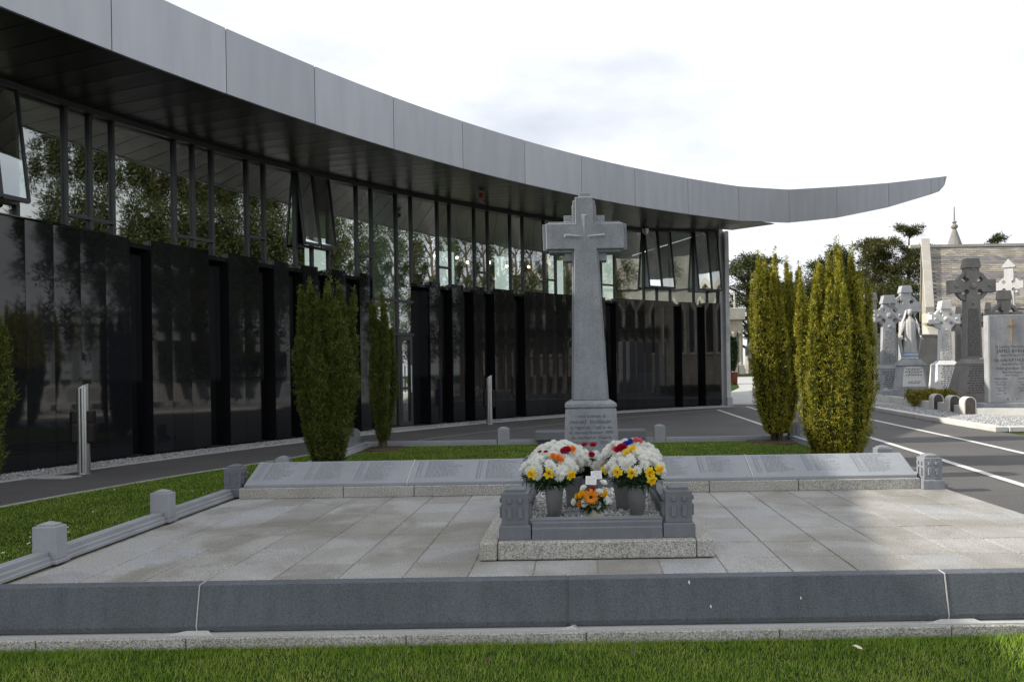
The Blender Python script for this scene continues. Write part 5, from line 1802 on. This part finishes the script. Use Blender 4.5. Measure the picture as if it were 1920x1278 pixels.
for z, rx, ry in rings:
    for j in range(n):
        a = R_(-32) + (R_(244)) * j / (n - 1)
        f = 1 + .05 * math.sin(9 * a)
        ve.v.append((rx * f * math.cos(a), -.0 + ry * f * math.sin(a) + .01, b0 + z))
for i in range(len(rings) - 1):
    for j in range(n - 1):
        ve.f.append((i * n + j, i * n + j + 1, (i + 1) * n + j + 1, (i + 1) * n + j))
        ve.mi.append(0)
vo = ve.build('veil', 'grave_pale', stt, world=False, smooth=True)
md = vo.modifiers.new('thickness', 'SOLIDIFY')
md.thickness = .025
rb = MB()
for i, z in enumerate((0.10, .16, .22, .28)):
    rb.lathe([(.262, 0), (.268, .02), (.262, .04)], 20, (0, 0, b0 + z - .08), 1, .82, i % 2)
tag(rb.build('ribbon', ['card', 'blue_cloth'], None), 'blue and white ribbon wound round the foot of the statue', 'ribbon')
rbo = bpy.data.objects['ribbon']
rbo.location = stt.location
rbo.rotation_euler = stt.rotation_euler

# graves by the kerb: arched kerbstones, hedge, low kerbs
for i, (x, y, lb) in enumerate(((9.78, 18.7, 'small round-topped stone marker beside the golden hedge'), (9.62, 17.6, 'small round-topped stone marker, middle of the three'), (9.50, 16.7, 'small round-topped stone marker nearest the drive'))):
    t_ = thing('stone_marker', lb, 'stone marker', (x, y, G0), 'round-topped kerb markers', -.15)
    prof_ = [(-.14, 0), (.14, 0), (.14, .30)] + [(.14 * math.cos(R_(a)), .30 + .14 * math.sin(R_(a))) for a in range(20, 180, 20)] + [(-.14, .30)]
    MB().ext_y(prof_, -.16, .16).build('block', 'white_stone', t_, bevel=.008, world=False)
    ins = [(x_ * .80, z * .94 + .01) for x_, z in prof_]
    MB().ext_y(ins, -.166, -.155).build('dark_face', 'face_dark', t_, world=False)
for pts, h2, lb in (([(9.78, 18.5), (9.64, 17.8)], .22, 'low pale grave kerb between the first two round-topped markers'), ([(9.62, 17.4), (9.52, 16.9)], .20, 'low pale grave kerb between the last two round-topped markers'),
                    ([(9.62, 16.6), (11.2, 16.0)], .16, 'low pale grave kerb running right from the nearest marker'), ([(9.9, 19.0), (10.7, 24.5)], .20, 'long white grave kerb in front of the statue'),
                    ([(11.2, 14.9), (13.0, 14.7)], .22, 'low dark framed grave kerb at the right edge')):
    o = strip('grave_kerb', pts, .14, G0, 'white_stone' if 'dark' not in lb else 'grave_dark', h2, lb)
    o['kind'] = 'thing'
    tag(o, lb, 'grave kerb', 'low grave kerbs')
for x, y, lb in ((10.35, 21.4, 'small pointed stone post on the white grave kerb near the hedge'), (10.62, 23.6, 'small pointed stone post on the white grave kerb near the golden yew')):
    tag(MB().taper((x, y), .10, .10, G0, .10, .10, .42).taper((x, y), .115, .115, .4201, .11, .11, .45).taper((x, y), .11, .11, .4501, .01, .01, .56).build('kerb_post', 'grave_mid'), lb, 'post', 'pointed kerb posts')
hd = thing('golden_hedge', 'low golden leafed shrub beside the round-topped markers', 'shrub', (10.45, 20.2, G0))
n = 5200
P = np.stack([9.85 + rng.random(n) * 1.15, 19.8 + rng.random(n) * .9, G0 + .03 + .42 * rng.random(n) ** .7], 1)
P[:, 2] += .05 * np.sin(P[:, 0] * 9) * np.cos(P[:, 1] * 7)
D = unit(rdir(n) * .6 + np.array([0, 0, .7]))
S = unit(np.cross(D, rdir(n)))
V, Fi = blades(P, D, S, .06 + .05 * rng.random(n), .025 + .02 * rng.random(n))
fast_mesh('leaves', V, Fi, 'hedge', hd)
st = MB()
for i in range(9):
    x = 9.95 + i * .12
    st.tube([(x, 20.2, G0), (x + .03, 20.2, G0 + .35)], [.012, .006], 5)
st.build('stems', 'bark', hd)
wl = thing('dark_wall', 'dark stone boundary wall with sloping top behind the crosses', 'wall', (16, 31, .2))
MB().ext_y([(12.2, .1), (19.0, .1), (19.0, 2.1), (16.2, 2.62), (12.2, 2.75)], 31.0, 31.35).build('wall_body', 'grave_dark', wl, bevel=.01)
MB().ext_y([(12.15, 2.751), (16.2, 2.621), (19.05, 2.101), (19.05, 2.18), (16.2, 2.70), (12.15, 2.83)], 30.95, 31.4).build('wall_cap', 'grave_dark', wl)

# ================================================================== chapel
ch = thing('chapel', 'old stone chapel with banded slate roof and pale gable coping', 'chapel', (20.46, 40.0, .5))
SKEW = .45


def skew_x(m):
    m.v = [(x + SKEW * y if x < 3 else x, y, z) for x, y, z in m.v]
    return m


LW, RUN, EV, RDG = 26.0, 3.0, 4.0, 8.25
skew_x(MB().box(.25, LW, .25, RUN * 2 - .25, -.2, EV)).build('wall', 'chapel_stone', ch, world=False)
skew_x(MB().ext_x([(.1, -.2), (2 * RUN - .1, -.2), (2 * RUN - .1, EV), (RUN, RDG - .1), (.1, EV)], 0, .3)).build('gable_wall', 'chapel_stone', ch, world=False)
rf = skew_x(MB().ext_x([(-.2, EV - .05), (RUN, RDG), (2 * RUN + .2, EV - .05), (2 * RUN + .1, EV - .25), (RUN, RDG - .25), (-.1, EV - .25)], .3, LW)).build('roof', 'slate', ch, world=False)
sl = []
ncourse = 32
for c in range(ncourse):
    f0, f1 = c / ncourse, (c + 1.35) / ncourse
    for i in range(int(LW / .42)):
        x0 = .42 + i * .42 + (.21 if c % 2 else 0)
        y0, y1 = -.22 + (RUN + .22) * f0, -.22 + (RUN + .22) * min(1, f1)
        z0_, z1_ = EV - .02 + (RDG - EV) * f0, EV - .02 + (RDG - EV) * min(1, f1)
        j = random.uniform(0, .02)
        sk = SKEW * y0 if i < 8 else SKEW * y0 * max(0, 1 - (i - 8) / 40)
        x0 += sk
        sl.append([(x0 + .008, y0, z0_ + .06 + j), (x0 + .412, y0, z0_ + .06 + j), (x0 + .412, y1, z1_ + .03), (x0 + .008, y1, z1_ + .03)])
V = np.array(sl).reshape(-1, 3)
so = fast_mesh('slates', V, np.arange(len(V)).reshape(-1, 4), 'slate', rf, sub=False)
so['kind'] = 'stuff'
for a, b in ((0, 1), (1, 2)):
    y0, z0_ = (-.35, EV - .2) if a == 0 else (RUN, RDG + .15)
    y1, z1_ = (RUN, RDG + .15) if a == 0 else (2 * RUN + .35, EV - .2)
    skew_x(MB().ext_x([(y0, z0_), (y1, z1_), (y1, z1_ + .4), (y0, z0_ + .4)], -.12, .42)).build('gable_coping', 'chapel_trim', ch, world=False, bevel=.02)
MB().box(-.15, .5, -.5, .3, EV - .75, EV - .15).build('kneeler', 'chapel_trim', ch, world=False, bevel=.03)
MB().ext_x([(-.9, -.2), (.25, -.2), (.25, EV - .8), (-.25, EV - 1.0), (-.9, EV - 2.0)], -.15, .55).build('buttress', 'chapel_trim', ch, world=False, bevel=.02)
MB().box(.55, LW, -.28, .24, EV - .32, EV - .1).build('eaves_course', 'chapel_trim', ch, world=False, bevel=.02)
MB().box(.5, LW, RUN - .12, RUN + .12, RDG - .05, RDG + .12).build('ridge', 'chapel_trim', ch, world=False)
for i in range(9):
    x = 1.6 + i * 2.6
    ar = [(-.22, 1.2), (.22, 1.2), (.22, 2.6), (.13, 2.85), (0, 3.0), (-.13, 2.85), (-.22, 2.6)]
    wn = MB().ext_y([(x + p * 1.45, 1.2 + (z - 1.2) * 1.08 - .08) for p, z in ar], .18, .26).build('window', 'chapel_trim', ch, world=False)
    MB().ext_y([(x + p, z) for p, z in ar], .165, .25).build('pane', 'recess', wn, world=False)
spt = thing('spirelet', 'small conical stone spirelet with finial rising behind the chapel ridge', 'spire', (25.58, 46.2, 0))
MB().lathe([(.62, 7.5), (.62, 8.9), (.75, 8.95), (.75, 9.05), (.50, 9.25), (.16, 10.35), (.12, 10.45)], 12, (25.58, 46.2, 0)).build('cone', 'grave_dark', spt)
MB().lathe([(.10, 10.45), (.22, 10.6), (.22, 10.7), (.08, 10.85), (.16, 10.95), (.05, 11.05), (.03, 12.0)], 10, (25.58, 46.2, 0)).build('finial', 'grave_dark', spt)
MB().lathe([(.55, .3), (.55, 7.5)], 12, (25.58, 46.2, 0)).build('turret', 'chapel_stone', spt)

# chapel wing to the right of the frame (seen reflected in the windows)
cw_ = thing('chapel_wing', 'stone chapel wing whose gable is reflected in the windows', 'chapel', (35, 10, 0))
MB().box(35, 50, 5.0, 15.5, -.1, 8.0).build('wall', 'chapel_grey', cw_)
MB().ext_x([(4.7, 8.0), (15.8, 8.0), (10.25, 14.2)], 34.9, 50).build('roof', 'slate', cw_)
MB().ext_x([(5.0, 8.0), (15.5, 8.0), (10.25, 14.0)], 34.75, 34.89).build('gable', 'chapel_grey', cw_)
for a in (-1, 1):
    MB().ext_x([(10.25, 14.25), (10.25, 14.75), (10.25 + a * 5.8, 8.1), (10.25 + a * 5.8, 7.6)], 34.55, 35.05).build('gable_coping', 'chapel_trim', cw_)
for y in (6.4, 9.0, 11.6, 14.1):
    wn = MB().ext_x([(y - .7, 2.5), (y + .7, 2.5), (y + .7, 6.2), (y, 7.4), (y - .7, 6.2)], 34.85, 34.99).build('window', 'chapel_trim', cw_)
    MB().ext_x([(y - .5, 2.7), (y + .5, 2.7), (y + .5, 6.1), (y, 7.0), (y - .5, 6.1)], 34.82, 34.95).build('pane', 'recess', wn)

# ================================================================== mausoleum, planter
ms_ = thing('mausoleum', 'small arched stone mausoleum porch seen past the end of the building', 'mausoleum', (10.6, 50, .9))
arch = [(1.0 * math.cos(R_(a)), 1.0 * math.sin(R_(a))) for a in range(0, 181, 15)]
cx_, sz = 10.45, 2.05
hole = [(cx_ + x * .95, .9 + sz + z * 1.0) for x, z in arch]
top = 3.95
pts_f = [(cx_ + .95, .9)] + hole + [(cx_ - .95, .9), (cx_ - 1.6, .9), (cx_ - 1.6, .9 + top), (cx_ + 1.6, .9 + top), (cx_ + 1.6, .9)]
MB().ext_y(pts_f[::-1], 50, 50.9).build('arch_wall', 'chapel_stone', ms_)
MB().box(cx_ - 1.75, cx_ + 1.75, 49.75, 52.6, .9 + top, .9 + top + .85).build('roof_slab', 'chapel_trim', ms_, bevel=.03)
MB().box(cx_ - 1.6, cx_ + 1.6, 52.2, 52.5, .9, .9 + top).build('back_wall', 'grave_dark', ms_)
for x in (cx_ - 1.2, cx_ + .95, cx_ + 1.35):
    MB().lathe([(.2, 0), (.2, .12), (.13, .2), (.12, 2.1), (.2, 2.3), (.22, 2.45)], 12, (x, 49.75, 1.55)).build('column', 'chapel_stone', ms_)
    MB().box(x - .25, x + .25, 49.5, 50.0, .85, 1.55).build('column_base', 'chapel_trim', ms_, bevel=.02)
for x in (cx_ - .35, cx_ + 1.15):
    MB().lathe([(.12, 0), (.05, .15), (.1, .35), (.04, .55), (.08, .8), (.02, 1.3)], 8, (x, 50.5, .9 + top + .851)).build('finial', 'chapel_trim', ms_)
for x, w_, lb in ((13.5, 1.6, 'lower stone tomb beside the mausoleum porch'),):
    tm = thing('stone_tomb', lb, 'tomb', (x, 51, .95))
    MB().ext_y([(x - w_ / 2, .9), (x + w_ / 2, .9), (x + w_ / 2, 2.9), (x, 3.8), (x - w_ / 2, 2.9)], 50.8, 52).build('wall', 'chapel_stone', tm)
    MB().ext_y([(x - .4, .95), (x + .4, .95), (x + .4, 2.1), (x, 2.6), (x - .4, 2.1)], 50.75, 50.9).build('opening', 'recess', tm)  # near-black slab on the wall, its colour stands for shade in the doorway
pb = thing('planter', 'rust brown square planter box on the pale path', 'planter', (8.24, 37.0, .45))
MB().taper((8.24, 37.0), .29, .29, .50, .31, .31, 1.10).build('box', 'corten', pb, bevel=.01)
MB().box(8.0, 8.48, 36.76, 37.24, 1.08, 1.105).build('soil', 'mulch', pb)
for x in (8.02, 8.46):
    for y in (36.78, 37.22):
        MB().box(x - .04, x + .04, y - .04, y + .04, .43, .51).build('foot', 'corten', pb)
cs_ = thing('clipped_shrub', 'dark conical shrub growing in the rust brown planter', 'shrub', (8.24, 37, 1.1))
n = 4200
t = rng.random(n) ** .8
a = rng.random(n) * 6.28
rr = (.30 * np.sin(np.clip(t * 1.9 + .5, 0, 3.1)) + .03) * (.7 + .4 * rng.random(n))
P = np.stack([8.24 + rr * np.cos(a), 37 + rr * np.sin(a), 1.12 + t * 1.85], 1)
D = unit(np.stack([np.cos(a), np.sin(a), np.full(n, .9)], 1) + rng.normal(size=(n, 3)) * .4)
V, Fi = blades(P, D, unit(np.cross(D, rdir(n))), .09 + .06 * rng.random(n), .05 + .03 * rng.random(n))
fast_mesh('crown', V, Fi, 'leaf', cs_)
MB().tube([(8.24, 37, 1.1), (8.24, 37, 2.6)], [.04, .02], 6).build('trunk', 'bark', cs_)


# ================================================================== trees
def conifer(name, label, x, y, z0, h, clumps, mat, leaf=.30, per=520, trunk=.28, flat=.45, seed=1, grp='trees beyond the graves'):
    """clumps: (dx, dy, z, r) relative to the foot"""
    t_ = thing(name, label, 'tree', (x, y, z0), grp)
    r_ = random.Random(seed)
    m = MB()
    ht = max(c[2] for c in clumps)
    m.tube([(x, y, z0 - .3), (x + .1, y, z0 + ht * .35), (x - .1, y + .1, z0 + ht * .7), (x, y, z0 + ht)], [trunk, trunk * .8, trunk * .5, trunk * .12], 9)
    m.build('trunk', 'bark', t_)
    lm = MB()
    PP, DD = [], []
    for dx, dy, z, r in clumps:
        zb = max(ht * .15, z - .35 * math.hypot(dx, dy) - .4)
        lm.tube([(x, y, z0 + zb), (x + dx * .5, y + dy * .5, z0 + (zb + z) / 2 + .15), (x + dx, y + dy, z0 + z)], [trunk * .34, trunk * .22, trunk * .06], 6)
        ns = max(3, int(per / 130))
        for s_ in range(ns):          # sprays inside the clump leave gaps between them
            c = np.array([x + dx, y + dy, z0 + z]) + np.array([r_.gauss(0, .42) * r, r_.gauss(0, .42) * r, r_.gauss(0, .42) * r * flat])
            k_ = int(per / ns)
            q = rng.normal(size=(k_, 3)) * np.array([.26, .26, .26 * flat]) * r
            PP.append(c + q)
            DD.append(unit(q + np.array([0, 0, .12 * r]) + rng.normal(size=(k_, 3)) * .12 * r))
    lm.build('limbs', 'bark', t_)
    P, D = np.concatenate(PP), np.concatenate(DD)
    S = unit(np.cross(D, rdir(len(P))))
    V, Fi = blades(P, D, S, leaf * (.6 + .8 * rng.random(len(P))), leaf * .33 * (.6 + .8 * rng.random(len(P))))
    fast_mesh('crown', V, Fi, mat, t_)
    return t_


def crown_list(seed, h, w, z_lo, n, top=1.0, layered=False):
    r_ = random.Random(seed)
    out_ = []
    for i in range(n):
        f = (i + r_.random()) / n
        z = z_lo + (h - z_lo) * f
        env = w * (1 - .72 * f ** 1.8) * (1.0 if not layered else (.7 + .5 * ((i * 7) % 3) / 2))
        a = i * 2.4 + r_.uniform(-.5, .5)
        rr = env * r_.uniform(.35, 1.0) * (0 if f > .96 else 1)
        out_.append((rr * math.cos(a), rr * math.sin(a), z, w * r_.uniform(.26, .42)))
    return out_


conifer('cedar_tree', 'dark layered cedar behind the end of the building', 15.6, 62, .9, 11, [(dx, dy, z, r * 1.25) for dx, dy, z, r in crown_list(2, 10.6, 4.2, 3.0, 26, layered=True)], 'pine', .26, 900, .4, .22, 2)
conifer('cedar_tree', 'lower cedar spreading behind the left golden yew', 20.5, 66, .9, 9.5, [(dx, dy, z, r * 1.2) for dx, dy, z, r in crown_list(12, 8.6, 3.6, 2.5, 20, layered=True)], 'pine', .26, 900, .35, .25, 12)
conifer('pine_tree', 'tall dark pine behind the large golden yew', 25.8, 68, .9, 12.5, crown_list(4, 11.8, 3.2, 2.5, 30), 'pine', .26, 1100, .35, .7, 4)
conifer('pine_tree', 'broad pine left of the chapel gable', 28.9, 66, .9, 13.6, crown_list(6, 12.6, 3.0, 2.0, 32), 'pine_warm', .25, 1100, .35, .7, 6)
conifer('pine_tree', 'highest pine with open ragged top beside the chapel gable', 31.2, 64, .9, 14.5, [(-.6, 0, 13.2, .8), (.7, .2, 13.0, .8), (0, 0, 12.9, .5), (1.5, 0, 11.4, .7), (-1.5, 0, 11.8, .8), (1.9, 0, 10.2, .7)] + crown_list(9, 11.2, 2.9, 2.0, 26), 'pine_warm', .22, 900, .3, .6, 9)
conifer('pine_tree', 'dark round-headed tree between the golden yews', 22.6, 63, .9, 9, crown_list(19, 8.6, 3.0, 1.5, 24), 'pine', .25, 900, .3, .8, 19)
conifer('pine_tree', 'bushy tree low behind the left edge of the chapel', 28.2, 60, .9, 8, crown_list(23, 7.4, 3.0, 1.0, 24), 'pine', .24, 900, .3, .8, 23)
conifer('pine_tree', 'pale green tree low behind the grey crosses', 25.2, 58, .9, 8, crown_list(15, 6.4, 3.2, 1.0, 22), 'pine_warm', .24, 1000, .3, .8, 15)
conifer('pine_tree', 'tree top just showing above the chapel ridge', 46.9, 76, .9, 14.5, crown_list(17, 14.4, 2.4, 6.0, 16), 'pine', .3, 500, .3, .6, 17)
def wild_crown(seed, h, w, z_lo, n):
    r_ = random.Random(seed)
    return [(max(-2, min(2, r_.gauss(0, 1))) * w, max(-1.9, min(1.9, r_.gauss(0, 1))) * w, r_.uniform(z_lo, h * .97), r_.uniform(.32, .85) * w * 1.5) for _ in range(n)] + [(0, 0, h, .4)]


# big pines to the right of the frame, seen mirrored in the windows and the black wall
for i, (x, y, h_) in enumerate(((14.2, 15.7, 13.0), (14.2, 17.25, 9.0))):
    conifer('pine_tree', ('tall pine beyond the drive, mirrored in the windows by the open casement', 'lower thin pine beyond the drive, mirrored in the middle windows')[i], x, y, 0, h_, wild_crown(30 + i, h_, (.58, .40)[i], (1.6, 2.2)[i], (95, 30)[i]), 'pine', (.15, .12)[i], (520, 300)[i], .14, 1.7, 30 + i, 'pines mirrored in the glass')
conifer('broadleaf_tree', 'leafy tree far behind the chapel wing', 40, 30, 0, 12, crown_list(40, 12, 4.5, 2, 26), 'pine', .4, 500, .4, .8, 40)
